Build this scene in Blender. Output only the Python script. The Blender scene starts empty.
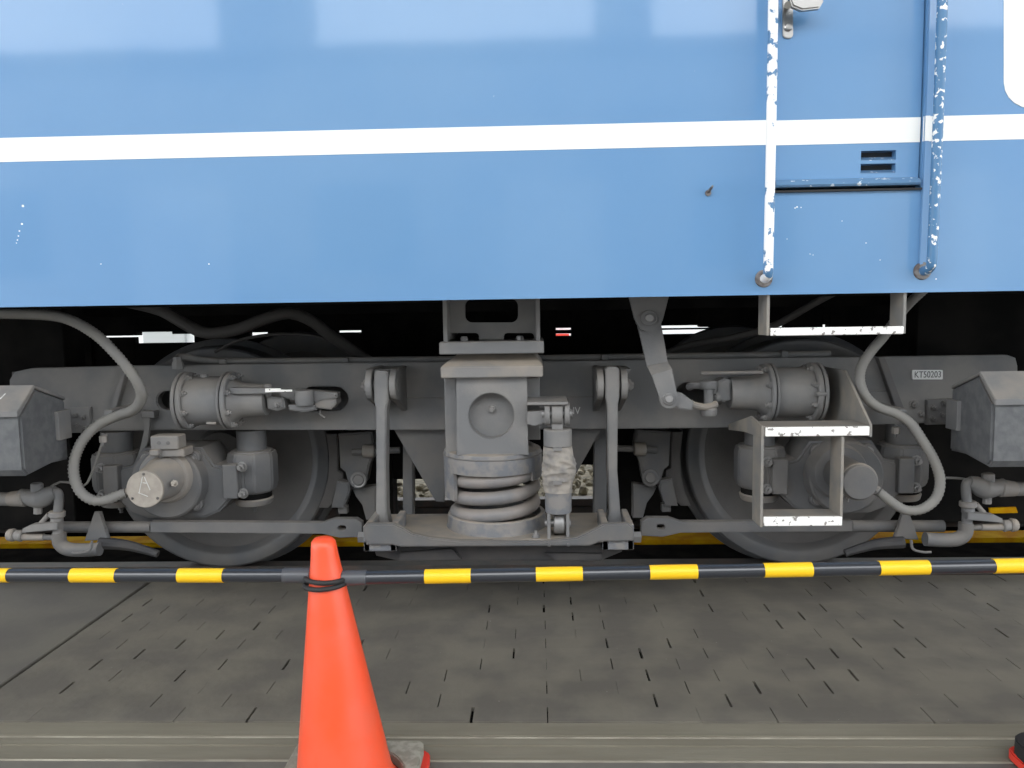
import bpy, bmesh, math, random
from mathutils import Vector, Matrix, noise
random.seed(7)
R = math.radians
SC = bpy.context.scene
COL = SC.collection

# ------------------------------------------------------------------ camera, sky, exposure
F = 780.0
CAM_Z = 1.02
ROT = Matrix.Rotation(R(1.86), 3, 'Z') @ Matrix.Rotation(R(90 - 5.27), 3, 'X') @ Matrix.Rotation(R(-0.9), 3, 'Z')
cam = bpy.data.cameras.new('camera')
cam.sensor_width = 36.0
cam.lens = F / 1024 * 36.0
cam.clip_start = 0.02
co = bpy.data.objects.new('camera', cam)
COL.objects.link(co)
M4 = ROT.to_4x4(); M4.translation = (0, 0, CAM_Z)
co.matrix_world = M4
SC.camera = co

SC.view_settings.view_transform = 'Standard'
SC.view_settings.look = 'None'
SC.view_settings.gamma = 1.0
SC.view_settings.use_curve_mapping = False
SC.view_settings.exposure = -0.72

w = bpy.data.worlds.new('overcast_sky'); SC.world = w; w.use_nodes = True
nt = w.node_tree; nt.nodes.clear()
wo = nt.nodes.new('ShaderNodeOutputWorld'); bg = nt.nodes.new('ShaderNodeBackground')
tc = nt.nodes.new('ShaderNodeTexCoord'); sx = nt.nodes.new('ShaderNodeSeparateXYZ')
rp = nt.nodes.new('ShaderNodeValToRGB'); cl = nt.nodes.new('ShaderNodeTexNoise'); mx = nt.nodes.new('ShaderNodeMix')
mx.data_type = 'RGBA'; mx.blend_type = 'MULTIPLY'
cl.inputs['Scale'].default_value = 2.2; cl.inputs['Detail'].default_value = 3.0
cr = nt.nodes.new('ShaderNodeValToRGB')
cr.color_ramp.elements[0].position = 0.35; cr.color_ramp.elements[0].color = (0.8, 0.83, 0.87, 1)
cr.color_ramp.elements[1].position = 0.65; cr.color_ramp.elements[1].color = (1.05, 1.05, 1.05, 1)
rp.color_ramp.elements[0].position = 0.0; rp.color_ramp.elements[0].color = (0.95, 0.96, 0.97, 1)
rp.color_ramp.elements[1].position = 0.8; rp.color_ramp.elements[1].color = (1.12, 1.14, 1.16, 1)
nt.links.new(tc.outputs['Generated'], sx.inputs[0]); nt.links.new(sx.outputs['Z'], rp.inputs[0])
nt.links.new(tc.outputs['Generated'], cl.inputs['Vector']); nt.links.new(cl.outputs['Fac'], cr.inputs[0])
mx.inputs[0].default_value = 1.0
nt.links.new(rp.outputs[0], mx.inputs[6]); nt.links.new(cr.outputs[0], mx.inputs[7])
nt.links.new(mx.outputs[2], bg.inputs['Color']); bg.inputs['Strength'].default_value = 7.0
nt.links.new(bg.outputs[0], wo.inputs[0])

# ------------------------------------------------------------------ helpers: placing
def at(px, py, Y):
    """world point on the upright plane y=Y that lies behind photograph pixel (px, py)"""
    d = ROT @ Vector(((px - 512) / F, (384 - py) / F, -1.0))
    t = Y / d.y
    return Vector((d.x * t, Y, CAM_Z + d.z * t))
def gnd(px, py):
    d = ROT @ Vector(((px - 512) / F, (384 - py) / F, -1.0))
    return Vector((d.x, d.y, 0)) * (-CAM_Z / d.z)
def S(n, Y):            # n pixels as metres at depth Y
    return n * Y / F

# ------------------------------------------------------------------ helpers: materials
MATS = {}
def mat(name, base, rough=0.6, metal=0.0, var=None, scale=9.0, lo=0.4, hi=0.62, dust=None, dust_amt=0.5,
        flake=None, flake_scale=60, flake_at=0.6, bump=0.0, bump_scale=120, coat=0.0, coat_rough=0.08, rand=0.0, spec=0.5, stretch=None,
        emis=None):
    m = bpy.data.materials.new(name); m.use_nodes = True
    n = m.node_tree.nodes; l = m.node_tree.links
    b = n['Principled BSDF']
    b.inputs['Roughness'].default_value = rough; b.inputs['Metallic'].default_value = metal
    b.inputs['Specular IOR Level'].default_value = spec
    b.inputs['Coat Weight'].default_value = coat; b.inputs['Coat Roughness'].default_value = coat_rough
    tcn = n.new('ShaderNodeTexCoord'); geo = n.new('ShaderNodeNewGeometry')
    src = geo.outputs['Position']
    if stretch:
        mp = n.new('ShaderNodeMapping'); mp.inputs['Scale'].default_value = stretch
        l.new(src, mp.inputs[0]); src = mp.outputs[0]
    c = n.new('ShaderNodeRGB'); c.outputs[0].default_value = (*base, 1); col = c.outputs[0]
    def mixin(fac_out, colour, col, blend='MIX'):
        k = n.new('ShaderNodeMix'); k.data_type = 'RGBA'; k.blend_type = blend
        l.new(fac_out, k.inputs[0]); l.new(col, k.inputs[6]); k.inputs[7].default_value = (*colour, 1)
        return k.outputs[2]
    def nz(sc, a, z, detail=5):
        t = n.new('ShaderNodeTexNoise'); t.inputs['Scale'].default_value = sc; t.inputs['Detail'].default_value = detail
        l.new(src, t.inputs['Vector'])
        q = n.new('ShaderNodeMapRange'); q.inputs[1].default_value = a; q.inputs[2].default_value = z
        l.new(t.outputs['Fac'], q.inputs[0]); return q.outputs[0]
    if var: col = mixin(nz(scale, lo, hi), var, col)
    if dust:
        s3 = n.new('ShaderNodeSeparateXYZ'); l.new(geo.outputs['Normal'], s3.inputs[0])
        q = n.new('ShaderNodeMapRange'); q.inputs[1].default_value = 0.1; q.inputs[2].default_value = 0.95
        q.inputs[4].default_value = dust_amt; l.new(s3.outputs['Z'], q.inputs[0])
        mu = n.new('ShaderNodeMath'); mu.operation = 'MULTIPLY'; l.new(q.outputs[0], mu.inputs[0]); l.new(nz(14, 0.25, 0.6), mu.inputs[1])
        col = mixin(mu.outputs[0], dust, col)
    if flake: col = mixin(nz(flake_scale, flake_at, flake_at + 0.03, 4), flake, col)
    if rand:
        oi = n.new('ShaderNodeObjectInfo'); q = n.new('ShaderNodeMapRange')
        q.inputs[3].default_value = 1 - rand; q.inputs[4].default_value = 1 + rand; l.new(oi.outputs['Random'], q.inputs[0])
        k = n.new('ShaderNodeHueSaturation'); l.new(col, k.inputs['Color']); l.new(q.outputs[0], k.inputs['Value']); col = k.outputs[0]
    l.new(col, b.inputs['Base Color'])
    if bump:
        t = n.new('ShaderNodeTexNoise'); t.inputs['Scale'].default_value = bump_scale; t.inputs['Detail'].default_value = 4
        l.new(src, t.inputs['Vector'])
        bp = n.new('ShaderNodeBump'); bp.inputs['Strength'].default_value = bump; bp.inputs['Distance'].default_value = 0.004
        l.new(t.outputs['Fac'], bp.inputs['Height']); l.new(bp.outputs[0], b.inputs['Normal']); l.new(bp.outputs[0], b.inputs['Coat Normal'])
    MATS[name] = m
    return m
DUST = (0.27, 0.235, 0.195)
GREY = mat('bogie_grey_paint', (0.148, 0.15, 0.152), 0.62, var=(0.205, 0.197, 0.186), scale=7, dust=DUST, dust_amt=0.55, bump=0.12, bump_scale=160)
GRIME_SHADE = mat('grimy_shade_toned_running_gear', (0.105, 0.107, 0.11), 0.7, var=(0.14, 0.134, 0.128), scale=8, dust=DUST, dust_amt=0.5, bump=0.15)  # grey darkened for deeper running gear: brake grime plus painted-in shade
OILY = mat('oily_dark_steel', (0.028, 0.028, 0.03), 0.6, var=(0.045, 0.042, 0.04), scale=12)
GREY2 = mat('shade_toned_grey_steel', (0.105, 0.107, 0.11), 0.7, var=(0.135, 0.128, 0.12), scale=9, dust=DUST, dust_amt=0.5, bump=0.15)  # darker copy of the bogie grey, shade of recessed parts in its colour
DUSTY = mat('dusty_grey_paint', (0.19, 0.185, 0.18), 0.7, var=(0.25, 0.225, 0.195), scale=8, dust=(0.33, 0.28, 0.22), dust_amt=0.8, bump=0.15)
WORNG = mat('grey_paint_worn_to_dark_metal', (0.2, 0.19, 0.18), 0.65, var=(0.135, 0.142, 0.155), scale=26, lo=0.45, hi=0.6, dust=(0.33, 0.28, 0.22), dust_amt=0.8, bump=0.25)
SPRING = mat('dusty_spring_steel', (0.23, 0.21, 0.195), 0.55, var=(0.16, 0.16, 0.165), scale=10, dust=(0.3, 0.25, 0.2), dust_amt=0.5, bump=0.1)
WHEEL = mat('wheel_steel_grimy', (0.1, 0.094, 0.089), 0.6, var=(0.075, 0.071, 0.069), scale=6, bump=0.15)
RIM = mat('wheel_rim_steel', (0.1, 0.104, 0.11), 0.45, metal=0.3, var=(0.13, 0.126, 0.122), scale=8, bump=0.06)
DARK = mat('underframe_near_black', (0.008, 0.008, 0.008), 0.9, spec=0.05, var=(0.016, 0.015, 0.014), scale=6)  # near-black base with faint mottling
CABLE = mat('old_black_cable', (0.05, 0.047, 0.044), 0.7)
HOSE = mat('dusty_rubber_hose', (0.21, 0.203, 0.185), 0.75, var=(0.19, 0.185, 0.175), scale=16)
BOX = mat('grey_box_paint_scuffed', (0.12, 0.124, 0.127), 0.6, var=(0.09, 0.094, 0.1), scale=30, lo=0.4, hi=0.6, dust=DUST, dust_amt=0.5, bump=0.3, bump_scale=70)
CAPM = mat('dusty_tan_cap_metal', (0.36, 0.325, 0.28), 0.6, var=(0.3, 0.27, 0.235), scale=40, bump=0.1)
BOLT = mat('bolt_steel', (0.26, 0.255, 0.25), 0.45, metal=0.5)
FABRIC = mat('bellows_fabric', (0.3, 0.275, 0.24), 0.85, var=(0.2, 0.19, 0.18), scale=30, bump=0.3, bump_scale=90)
CHALK = mat('chalk_white', (0.6, 0.6, 0.58), 0.9)
PLATEW = mat('number_plate_white', (0.75, 0.76, 0.75), 0.6)
INK = mat('plate_lettering_grey', (0.1, 0.11, 0.11), 0.6)
STEPW = mat('step_edge_white_flaking', (0.93, 0.92, 0.88), 0.6, flake=(0.28, 0.26, 0.24), flake_scale=70, flake_at=0.6)
STEPG = mat('step_grey_steel', (0.2, 0.195, 0.185), 0.6, var=(0.27, 0.245, 0.21), scale=14, dust=DUST, dust_amt=0.5)
BLUE = mat('coach_blue_enamel', (0.112, 0.27, 0.5), 0.4, var=(0.132, 0.29, 0.51), scale=1.6, coat=1.0, coat_rough=0.06, bump=0.22, bump_scale=1.6,
           flake=(0.75, 0.8, 0.84), flake_scale=34, flake_at=0.79)
BLUED = mat('coach_blue_door_lip', (0.12, 0.24, 0.4), 0.4, coat=0.3, flake=(0.7, 0.74, 0.76), flake_scale=55, flake_at=0.62)
STRIPE = mat('coach_white_stripe', (0.93, 0.925, 0.88), 0.4, coat=0.3)
RAILW = mat('handrail_flaking_white', (0.09, 0.22, 0.4), 0.5, flake=(0.93, 0.92, 0.9), flake_scale=30, flake_at=0.40)
RAILB = mat('handrail_blue_chipped', (0.075, 0.2, 0.37), 0.45, flake=(0.9, 0.9, 0.88), flake_scale=75, flake_at=0.575)
RUST = mat('foot_rust_grime', (0.12, 0.1, 0.095), 0.8, var=(0.25, 0.24, 0.23), scale=60)
CHROME = mat('worn_chrome', (0.42, 0.41, 0.39), 0.3, metal=0.9)
BLACKH = mat('vent_black', (0.02, 0.022, 0.025), 0.7)
ORANGE = mat('cone_orange_plastic', (0.9, 0.085, 0.022), 0.42, var=(0.82, 0.1, 0.04), scale=11, coat=0.15, coat_rough=0.3)
RED = mat('cone_base_red', (0.75, 0.05, 0.03), 0.5)
WEIGHT = mat('cone_weight_concrete', (0.26, 0.25, 0.2), 0.85, var=(0.36, 0.35, 0.29), scale=45, lo=0.45, hi=0.6, bump=0.5, bump_scale=80)
RUBBER = mat('black_rubber', (0.018, 0.018, 0.018), 0.7)
BARK = mat('bar_black_plastic', (0.024, 0.026, 0.032), 0.3, coat=0.8, coat_rough=0.1)
SLEEVE = mat('bar_sleeve_grey_plastic', (0.075, 0.078, 0.085), 0.35)
YELLOW = mat('bar_yellow_tape', (0.92, 0.55, 0.012), 0.4)
WOODB = mat('oily_wood_block', (0.128, 0.117, 0.099), 0.75, var=(0.175, 0.16, 0.128), scale=6, flake=(0.33, 0.31, 0.27), flake_scale=75, flake_at=0.74, rand=0.03, bump=0.35, bump_scale=45, stretch=(1, 1, 1))
SLAB = mat('dark_concrete_slab', (0.125, 0.116, 0.103), 0.75, var=(0.16, 0.15, 0.125), scale=4, bump=0.2, bump_scale=60)
PLANK = mat('worn_edge_plank', (0.18, 0.163, 0.122), 0.75, var=(0.215, 0.197, 0.15), scale=5, stretch=(0.4, 3, 1), bump=0.3, bump_scale=50)
PLANKL = mat('plank_edge_line', (0.36, 0.335, 0.27), 0.7, var=(0.2, 0.18, 0.14), scale=5)
BED = mat('track_bed_oily', (0.008, 0.008, 0.008), 0.95, spec=0.0, var=(0.014, 0.013, 0.012), scale=10, bump=0.5, bump_scale=30)
RAILM = mat('rail_steel', (0.05, 0.047, 0.044), 0.6, var=(0.08, 0.06, 0.05), scale=15)
YELP = mat('faded_yellow_paint', (0.62, 0.36, 0.006), 0.9, spec=0.05, var=(0.5, 0.22, 0.006), scale=12)
KERB = mat('pale_concrete_kerb', (0.62, 0.6, 0.5), 0.85, var=(0.5, 0.47, 0.38), scale=20)
BALL = mat('ballast_stone', (0.38, 0.34, 0.25), 0.9, var=(0.2, 0.18, 0.14), scale=20, bump=0.4)
WALLP = mat('pale_cladding', (0.8, 0.82, 0.82), 0.7)
WALLB = mat('yard_building_wall', (0.2, 0.21, 0.22), 0.8, var=(0.26, 0.26, 0.25), scale=0.5)
ROOFM = mat('yard_roof_dark', (0.1, 0.1, 0.105), 0.7)
ROOFS = mat('shed_roof_sheeting', (0.3, 0.3, 0.29), 0.8, var=(0.24, 0.24, 0.24), scale=1.0)
GLASSD = mat('dark_window_glass', (0.03, 0.035, 0.04), 0.15)
PALEF = mat('pale_door_panel', (0.4, 0.42, 0.42), 0.6)

# ------------------------------------------------------------------ helpers: mesh building
WORLD = {}
class MB:
    def __init__(self): self.bm = bmesh.new()
    def _merge(self, b2):
        me = bpy.data.meshes.new('tmp'); b2.to_mesh(me); b2.free(); self.bm.from_mesh(me); bpy.data.meshes.remove(me); return self
    def box(self, x0, x1, y0, y1, z0, z1, bev=0.0, seg=1):
        b = bmesh.new(); bmesh.ops.create_cube(b, size=1)
        for v in b.verts: v.co = Vector(((x0 + x1) / 2 + v.co.x * (x1 - x0), (y0 + y1) / 2 + v.co.y * (y1 - y0), (z0 + z1) / 2 + v.co.z * (z1 - z0)))
        if bev: bmesh.ops.bevel(b, geom=b.edges[:], offset=bev, segments=seg, affect='EDGES', clamp_overlap=True)
        return self._merge(b)
    def pbox(self, px0, py0, px1, py1, Y0, Y1, bev=0.002):
        """box whose front face at depth Y0 covers the pixel rectangle"""
        a = at(px0, py0, Y0); c = at(px1, py1, Y0); u = at(px0, py1, Y0); v = at(px1, py0, Y0)
        return self.box((a.x + u.x) / 2, (c.x + v.x) / 2, Y0, Y1, (c.z + u.z) / 2, (a.z + v.z) / 2, bev)
    def poly(self, pts, off, holes=(), bev=0.0):
        """planar outline (world points), thickened by vector off; holes are outlines too"""
        b = bmesh.new(); es = []
        for loop in [pts, *holes]:
            vs = [b.verts.new(p) for p in loop]
            for i in range(len(vs)): es.append(b.edges.new((vs[i], vs[(i + 1) % len(vs)])))
        if holes: bmesh.ops.triangle_fill(b, use_beauty=True, use_dissolve=True, edges=es)
        else: b.faces.new(b.verts[:])
        r = bmesh.ops.extrude_face_region(b, geom=b.faces[:])
        bmesh.ops.translate(b, vec=off, verts=[g for g in r['geom'] if isinstance(g, bmesh.types.BMVert)])
        bmesh.ops.recalc_face_normals(b, faces=b.faces[:])
        if bev:
            ee = [e for e in b.edges if len(e.link_faces) == 2 and e.calc_face_angle(0) > 0.9 and abs((e.verts[0].co - e.verts[1].co).normalized().dot(Vector(off).normalized())) < 0.5]
            bmesh.ops.bevel(b, geom=ee, offset=bev, segments=2, affect='EDGES', clamp_overlap=True)
        return self._merge(b)
    def ppoly(self, pix, Y0, Y1, holes=(), bev=0.002):
        return self.poly([at(x, y, Y0) for x, y in pix], Vector((0, Y1 - Y0, 0)), [[at(x, y, Y0) for x, y in h] for h in holes], bev)
    def yz(self, prof, x0, x1, bev=0.0):
        """profile of (y, z) points swept along x"""
        return self.poly([Vector((x0, y, z)) for y, z in prof], Vector((x1 - x0, 0, 0)), (), bev)
    def lathe(self, prof, o, axis, seg=32, fn=None):
        """prof: (r, t) along axis from o; closed at both ends when r=0"""
        a = Vector(axis).normalized(); u = a.orthogonal().normalized(); v = a.cross(u); o = Vector(o)
        b = bmesh.new(); rings = []
        for r, t in prof:
            if r <= 1e-6: rings.append([b.verts.new(o + a * t)]); continue
            ring = []
            for i in range(seg):
                th = 2 * math.pi * i / seg
                rr = fn(r, t, th) if fn else r
                ring.append(b.verts.new(o + a * t + (u * math.cos(th) + v * math.sin(th)) * rr))
            rings.append(ring)
        for A, B in zip(rings, rings[1:]):
            if len(A) == 1 and len(B) == 1: continue
            for i in range(seg):
                j = (i + 1) % seg
                if len(A) == 1: b.faces.new((A[0], B[i], B[j]))
                elif len(B) == 1: b.faces.new((A[i], B[0], A[j]))
                else: b.faces.new((A[i], B[i], B[j], A[j]))
        bmesh.ops.recalc_face_normals(b, faces=b.faces[:])
        return self._merge(b)
    def cyl(self, p0, p1, r, r1=None, seg=24, bev=0.0):
        p0 = Vector(p0); p1 = Vector(p1); L = (p1 - p0).length; r1 = r if r1 is None else r1
        bev = min(bev, L * .4, r * .5)
        pr = [(0, 0), (r - bev, 0), (r, bev), (r1, L - bev), (r1 - bev, L), (0, L)] if bev else [(0, 0), (r, 0), (r1, L), (0, L)]
        return self.lathe(pr, p0, p1 - p0, seg)
    def ring(self, p0, p1, ro, ri, seg=32):
        p0 = Vector(p0); p1 = Vector(p1); L = (p1 - p0).length; e = min(.002, L * .3)
        return self.lathe([(ri, 0), (ro - e, 0), (ro, e), (ro, L - e), (ro - e, L), (ri, L), (ri, 0)], p0, p1 - p0, seg)
    def hexb(self, p, axis, r=0.012, h=0.012):
        a = Vector(axis).normalized(); p = Vector(p)
        self.lathe([(0, 0), (r * 1.35, 0), (r * 1.35, h * .2), (0, h * .2)], p, a, 14)
        self.lathe([(0, h * .2), (r, h * .2), (r, h * .9), (r * .85, h), (0, h)], p, a, 6)
        return self.cyl(p + a * h, p + a * h * 1.6, r * .5, seg=8)
    def tube(self, pts, r, seg=10, closed=False, rip=0.0, step=None, cap=True, smooth=True):
        P = [Vector(p) for p in pts]
        if smooth and len(P) > 2:
            out = []
            for i in range(len(P) - 1):
                p0 = P[i - 1] if i else P[0] * 2 - P[1]; p1 = P[i]; p2 = P[i + 1]; p3 = P[i + 2] if i + 2 < len(P) else P[-1] * 2 - P[-2]
                for k in range(8):
                    t = k / 8
                    out.append(0.5 * ((2 * p1) + (p2 - p0) * t + (2 * p0 - 5 * p1 + 4 * p2 - p3) * t * t + (3 * p1 - p0 - 3 * p2 + p3) * t ** 3))
            out.append(P[-1]); P = out
        if step:
            out = [P[0]]; acc = 0
            for a_, b_ in zip(P, P[1:]):
                L = (b_ - a_).length; d = step - acc
                while d <= L and L > 0: out.append(a_.lerp(b_, d / L)); d += step
                acc = L - (d - step)
            out.append(P[-1]); P = out
        b = bmesh.new(); rings = []; n = len(P); u = None
        for i in range(n):
            if closed: tg = (P[(i + 1) % n] - P[i - 1]).normalized()
            else: tg = (P[min(i + 1, n - 1)] - P[max(i - 1, 0)]).normalized()
            u = (tg.orthogonal() if u is None else u - tg * u.dot(tg)).normalized(); v = tg.cross(u)
            rr = (r(i / (n - 1)) if callable(r) else r) + (rip if i % 2 else -rip)
            rings.append([b.verts.new(P[i] + (u * math.cos(2 * math.pi * k / seg) + v * math.sin(2 * math.pi * k / seg)) * rr) for k in range(seg)])
        pairs = list(zip(rings, rings[1:])) + ([(rings[-1], rings[0])] if closed else [])
        for A, B in pairs:
            for k in range(seg): b.faces.new((A[k], A[(k + 1) % seg], B[(k + 1) % seg], B[k]))
        if not closed and cap: b.faces.new(rings[0][::-1]); b.faces.new(rings[-1])
        bmesh.ops.recalc_face_normals(b, faces=b.faces[:])
        return self._merge(b)
    def torus(self, c, axis, rad, r, n=32, seg=8):
        a = Vector(axis).normalized(); u = a.orthogonal().normalized(); v = a.cross(u); c = Vector(c)
        return self.tube([c + (u * math.cos(2 * math.pi * i / n) + v * math.sin(2 * math.pi * i / n)) * rad for i in range(n)], r, seg, closed=True, smooth=False)
    def build(self, name, m, parent=None, angle=35, origin=None):
        bm = self.bm
        lo = Vector([min(v.co[i] for v in bm.verts) for i in range(3)]); hi = Vector([max(v.co[i] for v in bm.verts) for i in range(3)])
        o = Vector(origin) if origin is not None else (lo + hi) / 2
        if parent is None and origin is None: o.z = lo.z
        bmesh.ops.translate(bm, vec=-o, verts=bm.verts[:])
        me = bpy.data.meshes.new(name); bm.to_mesh(me); bm.free()
        for p in me.polygons: p.use_smooth = True
        me.set_sharp_from_angle(angle=R(angle))
        me.materials.append(m)
        ob = bpy.data.objects.new(name, me); COL.objects.link(ob)
        WORLD[ob.name] = o.copy()
        if parent: ob.parent = parent; ob.location = o - WORLD[parent.name]
        else: ob.location = o
        return ob
def tag(o, label=None, cat=None, group=None, kind=None):
    for k, v in (('label', label), ('category', cat), ('group', group), ('kind', kind)):
        if v: o[k] = v
    return o
def thing(name, label, cat, loc, group=None):
    o = bpy.data.objects.new(name, None); COL.objects.link(o); o.location = loc; o.empty_display_size = 0.1
    WORLD[o.name] = Vector(loc)
    return tag(o, label, cat, group)
def share(name, src, parent, p):
    """another object on the same mesh data, its origin at world point p"""
    o = bpy.data.objects.new(name, src.data); COL.objects.link(o); o.parent = parent
    o.location = Vector(p) - WORLD[parent.name]; WORLD[o.name] = Vector(p); o.rotation_euler = src.rotation_euler
    return o
_bolt = {}
def bolt(parent, p, axis=(0, -1, 0), r=0.011, h=0.012, m=None):
    m = m or BOLT; key = (tuple(axis), r, h, m.name); p = Vector(p)
    if key in _bolt: return share('bolt', _bolt[key], parent, p)
    _bolt[key] = MB().hexb(p, axis, r, h).build('bolt', m, parent, origin=p)
    return _bolt[key]
def arc(cx, cy, r, a0, a1, n=10, ry=None):
    ry = r if ry is None else ry
    return [(cx + r * math.cos(R(a0 + (a1 - a0) * i / n)), cy + ry * math.sin(R(a0 + (a1 - a0) * i / n))) for i in range(n + 1)]
def slot(x0, y0, x1, y1, n=8):
    r = (y1 - y0) / 2; cy = (y0 + y1) / 2
    return arc(x1 - r, cy, r, -90, 90, n) + arc(x0 + r, cy, r, 90, 270, n)
def rrect(x0, y0, x1, y1, r, n=5):
    return arc(x1 - r, y0 + r, r, -90, 0, n) + arc(x1 - r, y1 - r, r, 0, 90, n) + arc(x0 + r, y1 - r, r, 90, 180, n) + arc(x0 + r, y0 + r, r, 180, 270, n)
def circ(cx, cy, r, n=24): return arc(cx, cy, r, 0, 360 - 360 / n, n - 1)
def text_mesh(s, size, p, m, parent, name='lettering', thick=0.0006, sx=1.0):
    cu = bpy.data.curves.new('t', 'FONT'); cu.body = s; cu.size = size; cu.extrude = thick; cu.align_x = 'CENTER'; cu.align_y = 'CENTER'
    t = bpy.data.objects.new('t', cu); COL.objects.link(t)
    dg = bpy.context.evaluated_depsgraph_get(); me = bpy.data.meshes.new_from_object(t.evaluated_get(dg))
    bpy.data.objects.remove(t)
    me.transform(Matrix.Rotation(R(90), 4, 'X') @ Matrix.Scale(sx, 4, (1, 0, 0))); me.materials.clear(); me.materials.append(m)
    o = bpy.data.objects.new(name, me); COL.objects.link(o); o.parent = parent; o.location = Vector(p) - WORLD[parent.name]; WORLD[o.name] = Vector(p)
    return o

# ================================================================== GROUND AND TRACK
XL = (gnd(0, 683).x + gnd(148, 586).x) / 2                      # joint between slab and wood blocks
fl = MB().box(-7, 7, -13.0, 2.93, -0.25, -0.012).build('floor', BED); tag(fl, kind='structure')
MB().box(-7, XL - 0.008, 1.863, 2.93, -0.06, 0.0, 0.003).build('concrete_slab', SLAB, fl)
MB().box(-7, 7, -13.0, 1.695, -0.06, -0.004, 0.002).build('concrete_slab', SLAB, fl)
MB().box(2.1, 7, 1.863, 2.93, -0.06, 0.0, 0.003).build('concrete_slab', SLAB, fl)
# three long edging planks with pale worn arrises
for y0, y1 in ((1.697, 1.754), (1.757, 1.793), (1.796, 1.861)):
    p = MB().box(-7, 7, y0, y1, -0.05, -0.002 + 0.002 * (y0 > 1.79), 0.004, 2).build('plank', PLANK, fl)
for y in (1.7945, 1.696):
    MB().box(-7, 7, y - 0.002, y + 0.002, -0.04, -0.0012, 0.001).build('plank_edge', PLANKL, fl)
# wood blocks, end joints left open here and there
rows = 15; rp_ = (2.93 - 1.865) / rows; bl = 0.19
meshes = {}
for r_ in range(rows):
    y0 = 1.865 + r_ * rp_
    x = XL + 0.008 - (r_ % 2) * bl * 0.5
    while x < 2.09:
        g = random.choice((0.0, 0.0, 0.001, 0.002, 0.003, 0.006, 0.008))
        xa = max(x, XL + 0.008); xb = min(x + bl, 2.09)
        if xb - xa > 0.03:
            L = round(xb - xa - g, 4); key = L
            if key not in meshes:
                o = MB().box(xa, xa + L, y0, y0 + rp_, -0.03, 0.0).build('block', WOODB, fl); meshes[key] = o
            else:
                o = share('block', meshes[key], fl, (xa + L / 2, y0 + rp_ / 2, -0.015))
            o.location.z += 0.0
        x += bl
# track bed, rails, yellow board, far kerb and ballast
tb = MB().box(-7, 7, 2.93, 4.14, -0.4, -0.12).build('track_bed', BED); tag(tb, kind='structure')
RT = (at(219, 565, 2.93).z + at(801, 567, 2.93).z) / 2 - 0.007
def rail(y, label):
    prof = [(-.0325, 0), (-.0325, -.035), (-.008, -.05), (-.008, -.12), (-.06, -.14), (-.06, -.155), (.06, -.155), (.06, -.14), (.008, -.12), (.008, -.05), (.0325, -.035), (.0325, 0)]
    o = MB().yz([(y + a, RT + b) for a, b in prof], -7, 7, 0.003).build('rail', RAILM); return tag(o, label, 'rail')
rail(2.995, 'steel running rail nearest to the camera, under the near wheels')
rail(4.06, 'steel running rail on the far side, under the far wheels')
yb = MB().box(-7, 7, 3.45, 3.57, -0.035, -0.012, 0.004).build('trim_1', YELP); tag(yb, kind='structure')
kb = MB().box(-7, 7, 4.13, 4.2, -0.12, 0.0, 0.005).build('trim_2', KERB); tag(kb, kind='structure')
bb = MB()
bb.box(-9, 9, 4.2, 12.6, -0.3, -0.03)
b2 = bmesh.new(); bmesh.ops.create_icosphere(b2, subdivisions=1, radius=1)
ico = [v.co.copy() for v in b2.verts]; icf = [[v.index for v in f.verts] for f in b2.faces]; b2.free()
for i in range(2600):
    c = Vector((random.uniform(-3.2, 3.2), 4.22 + 3.2 * random.random() ** 1.4, -0.03 + random.random() * 0.02)); s = random.uniform(0.018, 0.038)
    q = Matrix.Rotation(random.random() * 6, 3, Vector((random.random(), random.random(), 1)).normalized())
    sc = Vector((random.uniform(.7, 1.3), random.uniform(.7, 1.2), random.uniform(.5, .9)))
    vs = [bb.bm.verts.new(c + q @ (Vector((v.x * sc.x, v.y * sc.y, v.z * sc.z)) * s)) for v in ico]
    for f in icf: bb.bm.faces.new([vs[k] for k in f])
ba = bb.build('ballast', BALL, angle=10); tag(ba, 'pale track ballast stones beyond the coach', 'ballast', kind='stuff')

# buildings: pale shed beyond the train, workshop across the yard behind the photographer
t = thing('building', 'pale shed glimpsed through the gap under the coach', 'building', (0, 13, -0.03))
MB().box(-14, 14, 13, 13.4, -0.3, 5).build('wall', WALLP, t)
for x0, x1, mm in ((-6.6, -5.9, PALEF), (-5.6, -5.2, GREY), (-2.6, -2.2, GREY), (3.0, 3.3, GREY), (4.9, 5.3, GREY)):
    MB().box(x0, x1, 12.9, 13, -0.1, 2.3, 0.01).build('door_panel', mm, t)
a_ = at(550, 335, 12.85); b_ = at(569, 335, 12.85)
MB().box(a_.x, b_.x, 12.85, 13.0, a_.z - .06, a_.z + .012).build('red_panel', RED, t)
t = thing('building', 'long dark workshop across the yard mirrored in the blue paint', 'building', (0, -13, -0.03))
MB().box(-16, 16, -14, -13, -0.2, 6.45).build('wall', WALLB, t)
MB().box(-16.3, 16.3, -14.3, -12.7, 6.45, 6.7).build('roof', ROOFM, t)
for x0, x1, zz_ in ((-6.7, -4.9, 9.5), (1.4, 2.5, 9.0), (5.0, 8.0, 9.0), (-15, -13, 8.5)):
    MB().box(x0, x1, -13.9, -12.9, 6.4, zz_).build('roof_tower', WALLB, t)
for k in range(7):
    x = -13 + k * 4.1
    MB().box(x, x + 2.2, -13.02, -12.95, 0.0 if k % 2 else 1.0, 3.2, 0.02).build('door_panel', PALEF if k % 2 else GLASSD, t)

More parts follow.
